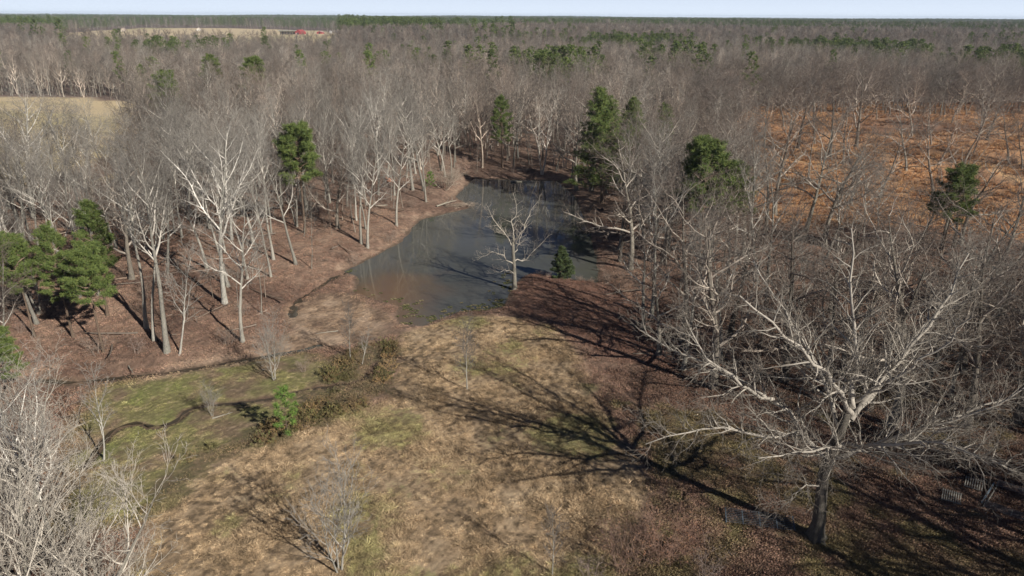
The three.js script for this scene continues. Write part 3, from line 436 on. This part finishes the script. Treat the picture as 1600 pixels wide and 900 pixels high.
const zone = (x, z) => {
  if (x > 40 && sdPoly(ORANGE, x, z) < 4) return ['bare tree before the rust field', 'trees before the rust field'];
  if (x > 0) return z > -86 ? ['bare tree behind the oak', 'trees behind the oak'] : z > -125 ? ['bare tree right of the peninsula', 'trees right of the peninsula'] : z > -190 ? ['bare tree along the right shore', 'trees along the right shore'] : ['bare tree behind the pond', 'trees behind the pond, right'];
  if (z < -189) return ['bare tree beyond the left shore', 'trees behind the pond, left'];
  if (x < -62) return ['bare tree in the left-edge woods', 'trees at the left edge'];
  return z > -100 ? ['bare tree above the creek', 'trees above the creek'] : z > -135 ? ['bare tree on the near left bank', 'trees on the near left bank'] : ['bare tree on the far left bank', 'trees on the far left bank'];
};
const pineBelt = (x, z) => { const d = Math.hypot(x, z), a = x / -z, n = fbm(x / 130 + 4, z / 90, 2); if (a > 0.09 && d > 350 + 900 * Math.max(0, 0.3 - a) && d < 780) return 0.7 * smooth(0.05, 0.3, n + 0.15 * smooth(0.1, 0.4, a)); if (a > -0.232 && a < -0.1 && d > 1150 && d < 1650) return 0.9; if (d > 1500) return 0.25 + 0.5 * smooth(-0.2, 0.3, n); return d > 300 ? 0.4 * smooth(0.42, 0.6, n) + 0.012 : 0; };
const pineL = [], NIND = 250, midM = MID.map(() => []), dummy = new THREE.Object3D(), rows = {};
all.forEach((t, i) => {
  const right = t.x > 14 && t.z > -190; t.sc = 0.66 + 0.52 * Math.pow(t.s, 0.8); if (!right) t.sc *= 0.88; if (t.x < -62 && t.z > -130) t.sc *= 0.9;
  if (i < NIND) {
    t.p = right ? (t.q < 0.7 ? SPREAD[Math.floor(t.q * 4.28)] : TALL[t.q < 0.8 ? 2 : t.q < 0.9 ? 0 : 5]) : (t.q < 0.08 ? SYC : t.q < 0.14 ? SPREAD[0] : TALL[Math.floor(t.q * 97) % 6]);
    t.sc *= right ? 0.92 : 0.98; const [label, group] = zone(t.x, t.z); (rows[group] ??= { label, group, list: [] }).list.push(t);
  } else if ((t.s * 31) % 1 < pineBelt(t.x, t.z)) pineL.push([t.x, t.z, 0.95 + 0.35 * t.q, t.q * 20, t.s]);
  else { const k = t.x > 60 && t.z > -350 ? 2 : Math.floor(t.q * 91) % 5; midM[k].push([t.x, t.z, t.sc, t.q * 40, t.s]); }
});
const ORD = ['leftmost', 'second from left', 'third from left', 'fourth from left', 'fifth from left', 'sixth from left', 'seventh from left', 'rightmost'], ROW = ['front', 'second', 'third', 'fourth', 'fifth', 'sixth', 'seventh', 'eighth', 'ninth', 'tenth', 'eleventh', 'twelfth', 'thirteenth', 'fourteenth', 'rear'];
for (const { label, group, list } of Object.values(rows)) {   // rows of eight, nearest first; in each row counted from the left
  for (let k = 0; k * 8 < list.length; k++) list.slice(k * 8, k * 8 + 8).sort((a, b) => a.x / -a.z - b.x / -b.z).forEach((t, i, row) => {
    const w = row.length === 1 ? 'only one' : i === row.length - 1 ? 'rightmost' : ORD[i], look = t.p === SYC ? 'white-barked' : SPREAD.includes(t.p) ? 'spreading' : [TALL[1], TALL[3], TALL[5]].includes(t.p) ? 'slender pale' : 'tall grey';
    const pt = plant('bare_tree', t.p, t.x, t.z, t.sc * (0.9 + 0.25 * ((t.q * 37) % 1)), t.q * 40, `${look} ${label}, ${w} in the ${ROW[Math.min(k, 14)]} row`, 'tree', group, t.sc); pt.rotation.x = ((t.q * 71) % 1 - 0.5) * 0.14; pt.rotation.z = ((t.q * 53) % 1 - 0.5) * 0.14;
  });
}
console.log('trees', all.length, 'individual reach', all[Math.min(NIND, all.length - 1)].r);
function stuff(name, label, category) { const o = new THREE.Group(); o.name = name; o.userData = { kind: 'stuff', label, category }; scene.add(o); return o; }
function scatter(parent, name, g, m, list, tint) {   // list of [x, z, s, turn, k, dy?, sy?]
  if (!list.length) return;
  const o = new THREE.InstancedMesh(g, m, list.length), c = new THREE.Color(); o.name = name; o.castShadow = o.receiveShadow = true;
  list.forEach(([x, z, s, turn, k, dy = 0, sy = 1], i) => { dummy.position.set(x, height(x, z) + dy, z); dummy.rotation.set(0, turn, 0); dummy.scale.set(s, s * sy, s); dummy.updateMatrix(); o.setMatrixAt(i, dummy.matrix); if (tint) { const t = tint(k, x, z); o.setColorAt(i, c.setRGB(t[0], t[1], t[2])); } });
  parent.add(o);
}
const treeTint = (k) => { const e = (k * 23.7) % 1, a = 0.62 + 0.85 * e * e, b = (k * 7.31) % 1; return [a * (1 + 0.16 * b), a, a * (1 - 0.08 * b)]; };
const POLE = [bareTree(45, { kind: 'tall', h: 13, r: 0.085, clear: 0.35, bark: PALEB, twig: TWG, lean: 0.2, over: { max: 3, lod: 1, rmin: 0.013, rk: 0.014, dens: [1.6, 2, 2.4], len: [0, 4.4, 1.4, 0.7] } }), bareTree(46, { kind: 'tall', h: 10, r: 0.065, clear: 0.25, bark: GREYB, twig: TWM, lean: 0.35, over: { max: 3, lod: 1, rmin: 0.012, rk: 0.014, dens: [1.7, 2, 2.4], len: [0, 4.6, 1.3, 0.65] } })], poleL = [[], []], rp = RNG(21);
for (let i = 0; i < 2600; i++) { const z = -62 - rp() * 190, x = (rp() * 2 - 1) * (-z * 0.933 + 14) * 0.76, q = rp(); if (wooded(x, z) < 0.3 || rp() > 0.3 + 0.8 * fbm(x / 18, z / 18, 2) || (x > 14 && z > -130 && q < 0.75) || clearing.some(([a, b, c]) => Math.hypot(a - x, b - z) < c)) continue; poleL[Math.floor(q * 2)].push([x, z, 0.6 + 0.6 * rp(), q * 50, q]); }
const woods = stuff('background_woods', 'mass of grey-brown bare woods filling the distance', 'woods');
const poles = stuff('understory_saplings', 'thin bare saplings growing between the larger trees', 'saplings'); poleL.forEach((l, k) => { scatter(poles, 'trunk', POLE[k].trunk, barkM, l, treeTint); scatter(poles, 'crown', POLE[k].crown, twigM, l, treeTint); });
midM.forEach((l, k) => { scatter(woods, 'trunk', MID[k].trunk, barkM, l, treeTint); scatter(woods, 'crown', MID[k].crown, twigM, l, treeTint); });
// farther woods, with belts of pines
const farL = FAR.map(() => []), rf = RNG(6);
for (let d = 700; d < 6500; d *= 1 + 9 / d * (d > 1500 ? 1.6 : 1)) {
  const step = (d < 1500 ? 7.5 : 9 + d / 500) / d;
  for (let a = -0.72; a < 0.72; a += step) {
    const an = a + (rf() - 0.5) * step, dd = d + (rf() - 0.5) * 12, x = Math.tan(an) * dd, z = -dd, q = rf(), k = rf(), s = (0.8 + 0.4 * rf()) * (d > 1500 ? 1.15 : 1);
    if (!inFrame(x, z) || z > -760 || sdPoly(FARFIELD, x, z) < 0) continue;
    if (q < pineBelt(x, z)) pineL.push([x, z, s * (d < 1700 && x < 0 ? 1.42 : 1.12), k * 6.28, k]); else farL[Math.floor(k * 3)].push([x, z, s, k * 40, (k * 13) % 1, 0, 1]);
  }
}
// the same woods go on beyond the right edge of the view and shade the leaves there
{ const ro = RNG(31), L = [[], [], []]; for (const [x, z, q] of [[48.5, -35.8, 1.2], [58, -28, 1.1], [40, -15, 1.15], [52, -12, 1.2], [31, 3, 1.1], [22, 4, 1], [43, -27, 1.15], [36, -19, 1.1], [55, -44, 1.2], [64, -56, 1.2]]) L[0].push([x, z, q, x, 0.6]);
  for (let gz = -8; gz > -96; gz -= 9) for (let gx = 56; gx < 124; gx += 9) { const x = gx + (ro() - 0.5) * 7, z = gz + (ro() - 0.5) * 7; if (inFrame(x, z) || x < -z * 0.75 + 12) continue; L[Math.floor(ro() * 3)].push([x, z, 0.95 + 0.35 * ro(), ro() * 6, ro()]); }
  L.forEach((l, k) => { scatter(woods, 'trunk', SPREAD[k].trunk, barkM, l, treeTint); scatter(woods, 'crown', SPREAD[k].crown, twigM, l, treeTint); }); }
farL.forEach((l, k) => { scatter(woods, 'trunk', FAR[k].trunk, barkM, l, treeTint); scatter(woods, 'crown', FAR[k].crown, twigM, l, treeTint); });
const pw = stuff('background_pines', 'dark green belts of pines in the far woods', 'woods');
scatter(pw, 'trunk', PINEF[0].trunk, barkM, pineL); scatter(pw, 'needles', PINEF[0].needles, needleM, pineL, (k) => { const a = 0.6 + 0.5 * k; return [a, a, a]; });
console.log('far', farL.map((l) => l.length), pineL.length);

scene.fog = new THREE.FogExp2(new THREE.Color().setRGB(0.66, 0.80, 1.0), 0.00006);

/* ---------------------------------------------------------------- low growth */
const rg = RNG(9);
// straw and grass tufts
function tuft(seed, n, h, lean, w) { const rng = RNG(seed), B = new TB(() => [1, 1, 1]); for (let i = 0; i < n; i++) { const a = rng() * 6.283, k = rng(), p = V(Math.cos(a) * k * 0.16, -0.03, Math.sin(a) * k * 0.16), d = V(Math.cos(a) * lean * (0.3 + k), 1, Math.sin(a) * lean * (0.3 + k)).normalize(), c = 0.75 + 0.5 * rng(); B.blade(p, p.clone().addScaledVector(d, h * (0.5 + 0.7 * rng())), w, perp(d, rng, rng() * 6), [c, c, c]); } return B.geo(); }
const TUFT = [tuft(1, 30, 0.34, 1.9, 0.02), tuft(2, 34, 0.3, 2.8, 0.022), tuft(3, 26, 0.4, 1.3, 0.018)], bladeM = new THREE.MeshStandardMaterial({ name: 'straw', vertexColors: true, roughness: 0.9 });
const grassL = TUFT.map(() => []), sedge = [];
for (let i = 0; i < 250000; i++) {
  const z = -38 - 68 * Math.pow(rg(), 1.15), x = (rg() * 2 - 1) * (-z * 0.933 + 14) * 0.76, k = rg(), q = rg(), s = rg();
  if (G.pond(x, z) < 0.3 || G.creek(x, z) < 0.45 || G.brook(x, z) < 0.3) continue;
  const n = fbm(x / 3, z / 3, 2), m = G.marsh(x, z) < 0 ? 1 : G.green(x, z) < 0 ? 0.45 : G.flats(x, z) < 0 ? 0.3 : G.scrub(x, z) < 0 ? 0.6 : x > 4 && z > -76 ? 0.35 : 0.04;
  if (k > m * (0.62 + 0.9 * n)) continue;
  grassL[Math.floor(q * 3)].push([x, z, (0.42 + 0.5 * s + 0.8 * Math.pow((s * 53.1) % 1, 6)) * (m < 1 ? 0.65 : 1) * (1 + 0.5 * n), q * 60, s, 0, 0.55 + 0.5 * k]);
}
const grass = stuff('dry_grass', 'tufts of dry straw and short grass over the meadow', 'grass');
grassL.forEach((l, k) => scatter(grass, 'tufts', TUFT[k], bladeM, l, (s, x, z) => { const c = groundColor(x, z, true), j = 0.85 + 0.6 * ((s * 17.3) % 1); return [c[0] * j * 1.12, c[1] * j * 1.14, c[2] * j * 1.14]; }));
// broom grass in the rust-coloured field
const BROOM = tuft(4, 40, 0.75, 0.9, 0.04), broomL = [];
for (let i = 0; i < 26000; i++) { const x = 45 + rg() * 210, z = -95 - rg() * 260, s = rg(); if (!inFrame(x, z) || sdPoly(ORANGE, x, z) > 0 || fbm(x / 9, z / 9, 2) < -0.2) continue; broomL.push([x, z, 0.8 + 0.9 * s, s * 50, rg()]); }
scatter(stuff('broom_grass', 'rust-coloured broom grass in the field on the right', 'grass'), 'tufts', BROOM, bladeM, broomL, (s, x, z) => { const c = groundColor(x, z, false), j = 0.85 + 0.5 * s; return [c[0] * j * 1.1, c[1] * j * 1.1, c[2] * j * 1.1]; });
// fallen leaves
function leaves(seed, n) { const rng = RNG(seed), B = new TB(() => [1, 1, 1]); for (let i = 0; i < n; i++) { const p = V((rng() - 0.5) * 1.1, 0.02 + rng() * 0.05, (rng() - 0.5) * 1.1), a = rng() * 6.28, d = V(Math.cos(a), (rng() - 0.4) * 0.6, Math.sin(a)).normalize(), sd = perp(d, rng, (rng() - 0.5) * 1.6 + 1.57), c = 0.75 + 0.6 * rng(); B.blade(p, p.clone().addScaledVector(d, 0.12), 0.04, sd, [c, c * (0.9 + 0.15 * rng()), c * (0.85 + 0.2 * rng())]); } return B.geo(); }
const LEAVES = [leaves(1, 30), leaves(2, 30)], leafL = [[], []];
for (let i = 0; i < 42000; i++) {
  const z = -38 - 110 * Math.pow(rg(), 1.3), x = (rg() * 2 - 1) * (-z * 0.933 + 14) * 0.76, q = rg();
  if (G.pond(x, z) < 0.6 || G.creek(x, z) < 0.8 || G.marsh(x, z) < 0.5 || G.green(x, z) < -0.5 || G.flats(x, z) < 0) continue;
  leafL[Math.floor(q * 2)].push([x, z, 0.8 + 0.5 * q, q * 70, q]);
}
const litter = stuff('leaf_litter', 'fallen brown leaves on the woodland floor', 'leaves');
leafL.forEach((l, k) => scatter(litter, 'leaves', LEAVES[k], bladeM, l, (s, x, z) => { const c = groundColor(x, z, true), j = 1 + 0.4 * ((s * 31.3) % 1); return [c[0] * j, c[1] * j, c[2] * j]; }));
// brambles in the belt, brush in the woods
const BRAMBLE = [bush(1, { h: 1.0, stems: 16, w: 1.3, base: 0.6, r: 0.012, bark: [0.2, 0.16, 0.09], twig: [0.2, 0.16, 0.085], rmin: 0.007, leaf: 500, lc: [0.1, 0.1, 0.04] }), bush(2, { h: 1.2, stems: 14, w: 1.1, base: 0.5, r: 0.013, bark: [0.25, 0.19, 0.12], twig: [0.24, 0.18, 0.11], rmin: 0.007, leaf: 260, lc: [0.13, 0.1, 0.045] })];
const BRUSH = [bush(3, { h: 2.4, stems: 9, w: 0.7, base: 0.5, r: 0.022, bark: [0.3, 0.25, 0.2], twig: [0.25, 0.2, 0.165] }), bush(4, { h: 3, stems: 6, w: 0.5, base: 0.4, r: 0.028, bark: [0.36, 0.31, 0.26], twig: [0.27, 0.21, 0.18] })];
const brL = [[], []], buL = [[], []];
for (let i = 0; i < 1400; i++) { const x = -34 + rg() * 22, z = -49 - rg() * 37, q = rg(); if (G.scrub(x, z) > 1.2 * fbm(x, z, 1) || G.brook(x, z) < 0.7 || rg() > 0.3 + fbm(x / 3, z / 3, 2)) continue; brL[Math.floor(q * 2)].push([x, z, 0.5 + 0.6 * rg(), q * 50, q]); }
for (let i = 0; i < 2600; i++) { const z = -60 - rg() * 150, x = (rg() * 2 - 1) * (-z * 0.933 + 14) * 0.76, q = rg(); if (wooded(x, z) < 0.3 || rg() > 0.35 + 1.2 * fbm(x / 14, z / 14, 2) - (x > 14 && z > -130 ? 0.12 : 0)) continue; buL[Math.floor(q * 2)].push([x, z, 0.5 + 0.8 * rg(), q * 50, q]); }
for (let i = 0; i < 160; i++) { const x = 4 + 12 * rg(), z = -116 + 14 * rg(), d = G.pond(x, z); if (d > 0.2 && d < 2.5 && Math.hypot(x - 8.6, z + 110) > 2) buL[0].push([x, z, 0.25 + 0.25 * rg(), rg() * 6, rg()]); }
const bramble = stuff('bramble_thicket', 'low olive-brown brambles along the edge of the straw meadow', 'brambles'), brush = stuff('woodland_brush', 'bare brown brush under the trees', 'brush');
brL.forEach((l, k) => scatter(bramble, 'stems', BRAMBLE[k], twigM, l, treeTint)); buL.forEach((l, k) => scatter(brush, 'stems', BRUSH[k], twigM, l, treeTint));
// pond weed along the near shore
const PAD = (() => { const rng = RNG(8), B = new TB(() => [1, 1, 1]); for (let i = 0; i < 60; i++) { const a = rng() * 6.28, k = Math.sqrt(rng()) * 0.4, p = V(Math.cos(a) * k, 0.02, Math.sin(a) * k), d = V(Math.cos(a), 0.25 + 0.7 * rng(), Math.sin(a)).normalize(), c = 0.6 + 0.8 * rng(); B.blade(p, p.clone().addScaledVector(d, 0.22), 0.06, perp(d, rng, 1.57 + rng() - 0.5), [c, c, c]); } return B.geo(); })(), padL = [];
for (let i = 0; i < 5200; i++) { const x = -30 + rg() * 32, z = -84 - rg() * 34, d = G.pond(x, z), w = fbm(x / 1.6, z / 1.6, 2), k = rg(); if (d > 0.2 || d < -3.8 || w < -0.1 || x > 0.5 || k > (x < -17.5 ? 0.12 : 0.75) * (1 + d / 4)) continue; padL.push([x, z, 0.3 + 0.55 * rg(), rg() * 6, rg()]); }
{ const o = new THREE.InstancedMesh(PAD, bladeM, padL.length), c = new THREE.Color(); padL.forEach(([x, z, s, t, k], i) => { dummy.position.set(x, WATER, z); dummy.rotation.set(0, t, 0); dummy.scale.set(s, s, s); dummy.updateMatrix(); o.setMatrixAt(i, dummy.matrix); o.setColorAt(i, k < 0.65 ? c.setRGB(0.085, 0.09, 0.034) : c.setRGB(0.17, 0.145, 0.075)); }); o.name = 'pond_weed'; o.userData = { kind: 'stuff', label: 'clumps of green pond weed along the near shore', category: 'pond weed' }; scene.add(o); }
// single shrubs
const shrubs = [[bush(11, { h: 5, stems: 12, w: 0.8, base: 0.8, r: 0.05, bark: [0.42, 0.36, 0.3], twig: [0.32, 0.27, 0.22] }), -16.5, -169, 1.25, 'large grey-brown shrub leaning over the left shore of the pond'], [BRUSH[0], -37.2, -91, 1.1, 'brown bush at the foot of the white-barked tree'], [BRUSH[0], -51, -79, 1.25, 'bare grey bush under the pines at the creek'], [BRUSH[0], -36.4, -82.6, 1.15, 'round brown bush on the bank just above the creek'], [BRUSH[0], -41, -102, 1.2, 'brown bush behind the white-barked tree'], [BRUSH[1], -46.5, -79.6, 0.8, 'upright bare bush left of the creek cluster'], [BRUSH[0], -27.4, -116.5, 1.1, 'bare bush on the pond bank below the round-crowned pine'], [BRUSH[0], -23.2, -128.5, 1.2, 'bare bush at the waterline of the left bank'], [BRUSH[1], -25, -76.6, 0.7, 'thin bare bush beside the several-stemmed sapling'],
  [bush(12, { h: 3.4, stems: 16, w: 0.6, base: 1.1, r: 0.028, bark: [0.22, 0.15, 0.11], twig: [0.2, 0.13, 0.1], leaf: 400, lc: [0.17, 0.095, 0.062] }), 8.9, -44.6, 1.15, 'reddish-brown leafy bush at the bottom edge left of the oak'], [bush(13, { h: 3.6, stems: 13, w: 0.5, base: 1.2, r: 0.03, bark: [0.3, 0.24, 0.18], twig: [0.26, 0.16, 0.12], leaf: 400, lc: [0.2, 0.1, 0.06] }), 12.2, -45, 1.1, 'tall brown thicket of upright stems at the bottom edge left of the oak'], [BRUSH[1], 14.6, -42.6, 1.1, 'bare upright brush at the bottom edge, nearest the oak'], [BRUSH[1], 6.2, -42.4, 0.9, 'bare brush at the bottom edge beside the feathery sapling']];
for (const [g, x, z, s, l] of shrubs) solo('shrub', g, twigM, x, z, s, x, l, 'shrub');
{ const o = plant('holly_shrub', { trunk: SAPPINE.trunk, limbs: SAPPINE.limbs, needles: SAPPINE.needles }, -19.6, -167, 0.95, 2, 'small green evergreen shrub behind the brush pile on the left shore', 'shrub'); o.scale.y = 0.7; }

/* ---------------------------------------------------------------- dead wood */
const deadM = new THREE.MeshStandardMaterial({ name: 'dead_wood', color: new THREE.Color().setRGB(0.5, 0.45, 0.38), map: barkMap, bumpMap: barkMap, bumpScale: 0.02, roughness: 0.95 }), rd = RNG(14);
function log(x, z, len, r, turn, lift, label) { const B = new TB(() => [1, 1, 1]), d = V(Math.cos(turn), 0.03, Math.sin(turn)), pts = walk(V(0, 0, 0), d, len, 7, 0.14, 0, rd); B.tube(pts, pts.map((_, i) => i === 7 ? 0.019 : r * (1 - 0.7 * i / 7)), 7); for (let k = 0; k < 4; k++) { const p = pts[2 + k], q = V(d.x + (rd() - 0.5) * 1.6, 0.2 + rd() * 0.7, d.z + (rd() - 0.5) * 1.6).normalize(); const w = walk(p, q, len * 0.22, 3, 0.4, 0, rd); B.tube(w, w.map((_, i) => i === 3 ? 0.01 : r * 0.35 * (1 - 0.25 * i)), 4); } const o = mesh(numbered('fallen_log'), B.geo(true), deadM, scene); o.position.set(x, Math.max(height(x, z), WATER) + lift, z); o.userData = { label, category: 'log' }; }
log(-0.5, -183.2, 8, 0.24, -0.12, 0.12, 'pale fallen log lying in the far end of the pond'); log(-16.8, -153.5, 7, 0.2, -0.9, 0.25, 'pale fallen trunk lying from the left bank into the pond'); log(-46.5, -77.4, 2.6, 0.09, 0.9, 0.1, 'short pale stick fallen across the creek'); log(-23.5, -88, 3.2, 0.09, 2.8, 0.08, 'pale driftwood stick on the mud flat'); log(-31.8, -65.8, 2.2, 0.1, -0.35, 0.1, 'small pale log beside the stubby sapling'); log(-27, -150, 6, 0.14, 2.4, 0.15, 'fallen trunk on the leafy left bank');
{ const B = new TB(toneOf([0.36, 0.3, 0.24], [0.3, 0.24, 0.19], rd)); for (let i = 0; i < 170; i++) { const a = rd() * 6.28, w = walk(V((rd() - 0.5) * 7, 0.1 + rd() * 0.9, (rd() - 0.5) * 2.2), V(Math.cos(a), (rd() - 0.4) * 0.6, Math.sin(a) * 0.6).normalize(), 1 + rd() * 1.8, 3, 0.4, -0.03, rd); B.tube(w, w.map((_, k) => k === 3 ? 0.008 : 0.035 * (1 - 0.25 * k)), 3); } const o = mesh('brush_pile', B.geo(), twigM, scene); o.position.set(-12, WATER, -156.4); o.rotation.y = 0.25; o.userData = { label: 'heap of dead branches in the water off the left shore', category: 'brush pile' }; }
{ const B = new TB(() => [0.42, 0.16, 0.08]); for (let i = 0; i < 16; i++) { const a = rd() * 6.28, w = walk(V(0, 0.7, 0), V(Math.cos(a), rd() * 1.2 - 0.5, Math.sin(a)).normalize(), 0.8 + rd(), 3, 0.4, 0, rd); B.tube(w, [0.22, 0.14, 0.08, 0.015], 5); } const o = mesh('root_plate', B.geo(), twigM, scene); o.position.set(-29.3, height(-29.3, -168.2), -168.2); o.userData = { label: 'upturned reddish root plate on the left bank', category: 'stump' }; }

{ const L = [[], [], []], g = [0, 1, 2].map((k) => { const B = new TB(toneOf([0.2, 0.165, 0.135], [0.16, 0.125, 0.1], rd)), len = [5, 2.6, 7][k], w = walk(V(-len / 2, 0.1, 0), V(1, 0.02, 0), len, 6, 0.2, 0, rd); B.tube(w, w.map((_, i) => i === 6 ? 0.015 : [0.09, 0.045, 0.16][k] * (1 - 0.11 * i)), 5); for (let q = 0; q < 7; q++) { const e = walk(w[1 + q % 5], V(rd() - 0.2, 0.1 + rd() * 0.6, (rd() - 0.5) * 2).normalize(), 0.5 + rd() * 1.2, 3, 0.4, -0.05, rd); B.tube(e, [0.03, 0.022, 0.014, 0.006], 3); } return B.geo(); });
  for (let i = 0; i < 1500; i++) { const z = -60 - rd() * 150, x = (rd() * 2 - 1) * (-z * 0.933 + 14) * 0.76, q = rd(); if (wooded(x, z) < 0.3 || rd() > 0.55) continue; L[Math.floor(q * 3)].push([x, z, 0.6 + 0.7 * rd(), q * 50, q]); }
  const f = stuff('deadfall', 'fallen branches and thin trunks lying on the woodland floor', 'deadfall'); L.forEach((l, k) => scatter(f, 'branches', g[k], twigM, l, treeTint)); }

/* ---------------------------------------------------------------- wire and slatted panels lying by the oak */
const wireM = new THREE.MeshStandardMaterial({ name: 'weathered_metal', color: new THREE.Color().setRGB(0.15, 0.16, 0.175), roughness: 0.8, metalness: 0.2 }), postM = new THREE.MeshStandardMaterial({ name: 'blue_grey_post', color: new THREE.Color().setRGB(0.11, 0.145, 0.18), roughness: 0.65 }), slatM = new THREE.MeshStandardMaterial({ name: 'grey_board', color: new THREE.Color().setRGB(0.24, 0.23, 0.205), roughness: 0.9 });
const unit = new THREE.BoxGeometry(1, 1, 1), boxIn = (name, m, p, x, y, z, w, h, d) => { const o = mesh(name, unit, m, p); o.position.set(x, y, z); o.scale.set(w, h, d); return o; };
{ // long panel: posts across, thin rails along, leaning on its far side
  const o = thing('wire_panel', 'long grey wire panel in four sections lying left of the oak trunk', 'fence panel'); o.position.set(21, height(21, -49.3) + 0.16, -49.3); o.rotation.set(0.16, -0.2, 0, 'YXZ');
  for (let k = 0; k < 5; k++) boxIn('post', postM, o, -2.75 + k * 1.375, 0.05, 0, 0.085, 0.09, 1.62);
  for (let k = 0; k < 9; k++) boxIn('rail', wireM, o, 0, 0.11, -0.75 + k * 0.1875, 5.5, 0.025, 0.028);
}
function slats(x, z, turn, w, d, n, label) { const o = thing('slatted_panel', label, 'panel'); o.position.set(x, height(x, z) + 0.12, z); o.rotation.set(0.05, turn, 0.04, 'YXZ'); for (const k of [-0.42, 0.42]) boxIn('bearer', slatM, o, 0, 0.03, k * d, w, 0.07, 0.07); for (let k = 0; k < n; k++) boxIn('slat', slatM, o, -w / 2 + (k + 0.5) * w / n, 0.09, 0, 0.075, 0.03, d); }
slats(39.2, -52.7, -0.58, 1.55, 1.75, 9, 'grey slatted panel lying flat on the leaves right of the oak, nearer one'); slats(42.5, -54.8, -0.62, 1.5, 1.8, 8, 'grey slatted panel on the leaves right of the oak, farther one');
function meshPanel(x, z, turn, len, w, label) { const o = thing('wire_panel', label, 'fence panel'); o.position.set(x, height(x, z) + 0.14, z); o.rotation.set(0.03, turn, 0.02, 'YXZ'); for (let k = 0; k < 3; k++) boxIn('post', slatM, o, -len / 2 + k * len / 2, 0.06, 0, 0.07, 0.08, w + 0.1); for (let k = 0; k < 9; k++) boxIn('rail', wireM, o, 0, 0.11, -w / 2 + k * w / 8, len, 0.022, 0.024); }
meshPanel(46.2, -53.4, -0.72, 4.2, 1.05, 'wire panel lying at the right edge, farther of the two'); meshPanel(43.2, -50.6, -0.72, 4.0, 1.05, 'wire panel lying at the right edge, nearer of the two');
{ const o = thing('end_frame', 'grey end frame lying between the two wire panels at the right edge', 'frame'); o.position.set(42.9, height(42.9, -53.4) + 0.12, -53.4); o.rotation.y = 0.78; boxIn('bar', postM, o, 0, 0.12, 0, 4.1, 0.12, 0.13); boxIn('bar', slatM, o, 0, 0.02, 0.3, 3.6, 0.06, 0.08); }

/* ---------------------------------------------------------------- farm in the far field */
const paint = (r, g, b, ro = 0.8) => new THREE.MeshStandardMaterial({ color: new THREE.Color().setRGB(r, g, b), roughness: ro }), redM = paint(0.34, 0.06, 0.065), roofM = paint(0.5, 0.56, 0.6, 0.5), darkM = paint(0.03, 0.03, 0.035), whiteM = paint(0.75, 0.75, 0.74), tanM = paint(0.55, 0.46, 0.36);
function gable(o, m, w, h, d, rise, over = 0.5) { const s = new THREE.Shape(); s.moveTo(-w / 2 - over, 0); s.lineTo(0, rise); s.lineTo(w / 2 + over, 0); s.lineTo(w / 2 + over, 0.3); s.lineTo(0, rise + 0.35); s.lineTo(-w / 2 - over, 0.3); const g = new THREE.ExtrudeGeometry(s, { depth: d + 2 * over, bevelEnabled: false }); g.translate(0, h, -d / 2 - over); mesh('roof', g, m, o); const t = new THREE.Shape(); t.moveTo(-w / 2, 0); t.lineTo(w / 2, 0); t.lineTo(w / 2, h); t.lineTo(0, h + rise - 0.05); t.lineTo(-w / 2, h); return new THREE.ExtrudeGeometry(t, { depth: d, bevelEnabled: false }).translate(0, 0, -d / 2); }
function building(name, x, z, turn, w, h, d, rise, wall, roof, label, doors, lift = 0) { const o = thing(name, label, 'building'); o.position.set(x, height(x, z) - 0.3 + lift, z); o.rotation.y = turn; mesh('wall', gable(o, roof, w, h, d, rise), wall, o); for (const [dx, dy, dw, dh, m] of doors) boxIn(m === whiteM ? 'window' : 'door', m, o, dx, dy + dh / 2, d / 2 + 0.05, dw, dh, 0.16); return o; }
building('red_barn', -452, -1606, -0.25, 14, 5, 20, 4.4, redM, redM, 'large red barn with a gable roof in the far field', [[0, 0.3, 4, 3.8, darkM], [-4.6, 1.2, 1.8, 2, whiteM]]);
building('red_barn', -418, -1640, -0.2, 13, 3.6, 10, 2.2, redM, paint(0.45, 0.3, 0.3), 'smaller red farm building right of the large red barn', [[0, 0.3, 4, 3.4, darkM]]);
{ const o = thing('open_shed', 'long open shed with a pale metal roof left of the red barn', 'building'); o.position.set(-484, height(-484, -1625), -1625); o.rotation.y = -0.1; const g = new THREE.BoxGeometry(40, 0.5, 13); g.rotateX(-0.28); mesh('roof', g, roofM, o).position.set(0, 6.8, 0); for (let k = 0; k < 7; k++) boxIn('post', tanM, o, -19 + k * 6.3, 2.4, 5.6, 0.5, 4.8, 0.5); boxIn('wall', darkM, o, 0, 2.9, -5, 39, 5.8, 0.4); }
{ const o = thing('feed_tank', 'small white tank beside the red farm buildings', 'tank'); o.position.set(-394, height(-394, -1632), -1632); const g = new THREE.LatheGeometry([[0, 0], [2.6, 0], [2.8, 1], [2.8, 4.5], [1.6, 6], [0, 6.4]].map((p) => new THREE.Vector2(...p)), 16); mesh('body', g, whiteM, o); boxIn('leg', darkM, o, 0, -0.4, 0, 3, 0.8, 3); }
const houses = [[-1010, -1960, 'tan house leftmost at the far field, among trees', paint(0.42, 0.36, 0.29)], [-880, -2120, 'pale house at the far edge of the far field', paint(0.5, 0.47, 0.42)]];
for (const [x, z, l, m] of houses) building('house', x, z, 0.3, 11, 5, 18, 4, m, paint(0.4, 0.32, 0.27), l, [[0, 0.3, 1.6, 2.4, darkM], [-3.4, 1.6, 1.6, 1.6, whiteM], [3.4, 1.6, 1.6, 1.6, whiteM]]);
console.log('tris', Math.round(TRIS));

renderer.render(scene, camera);
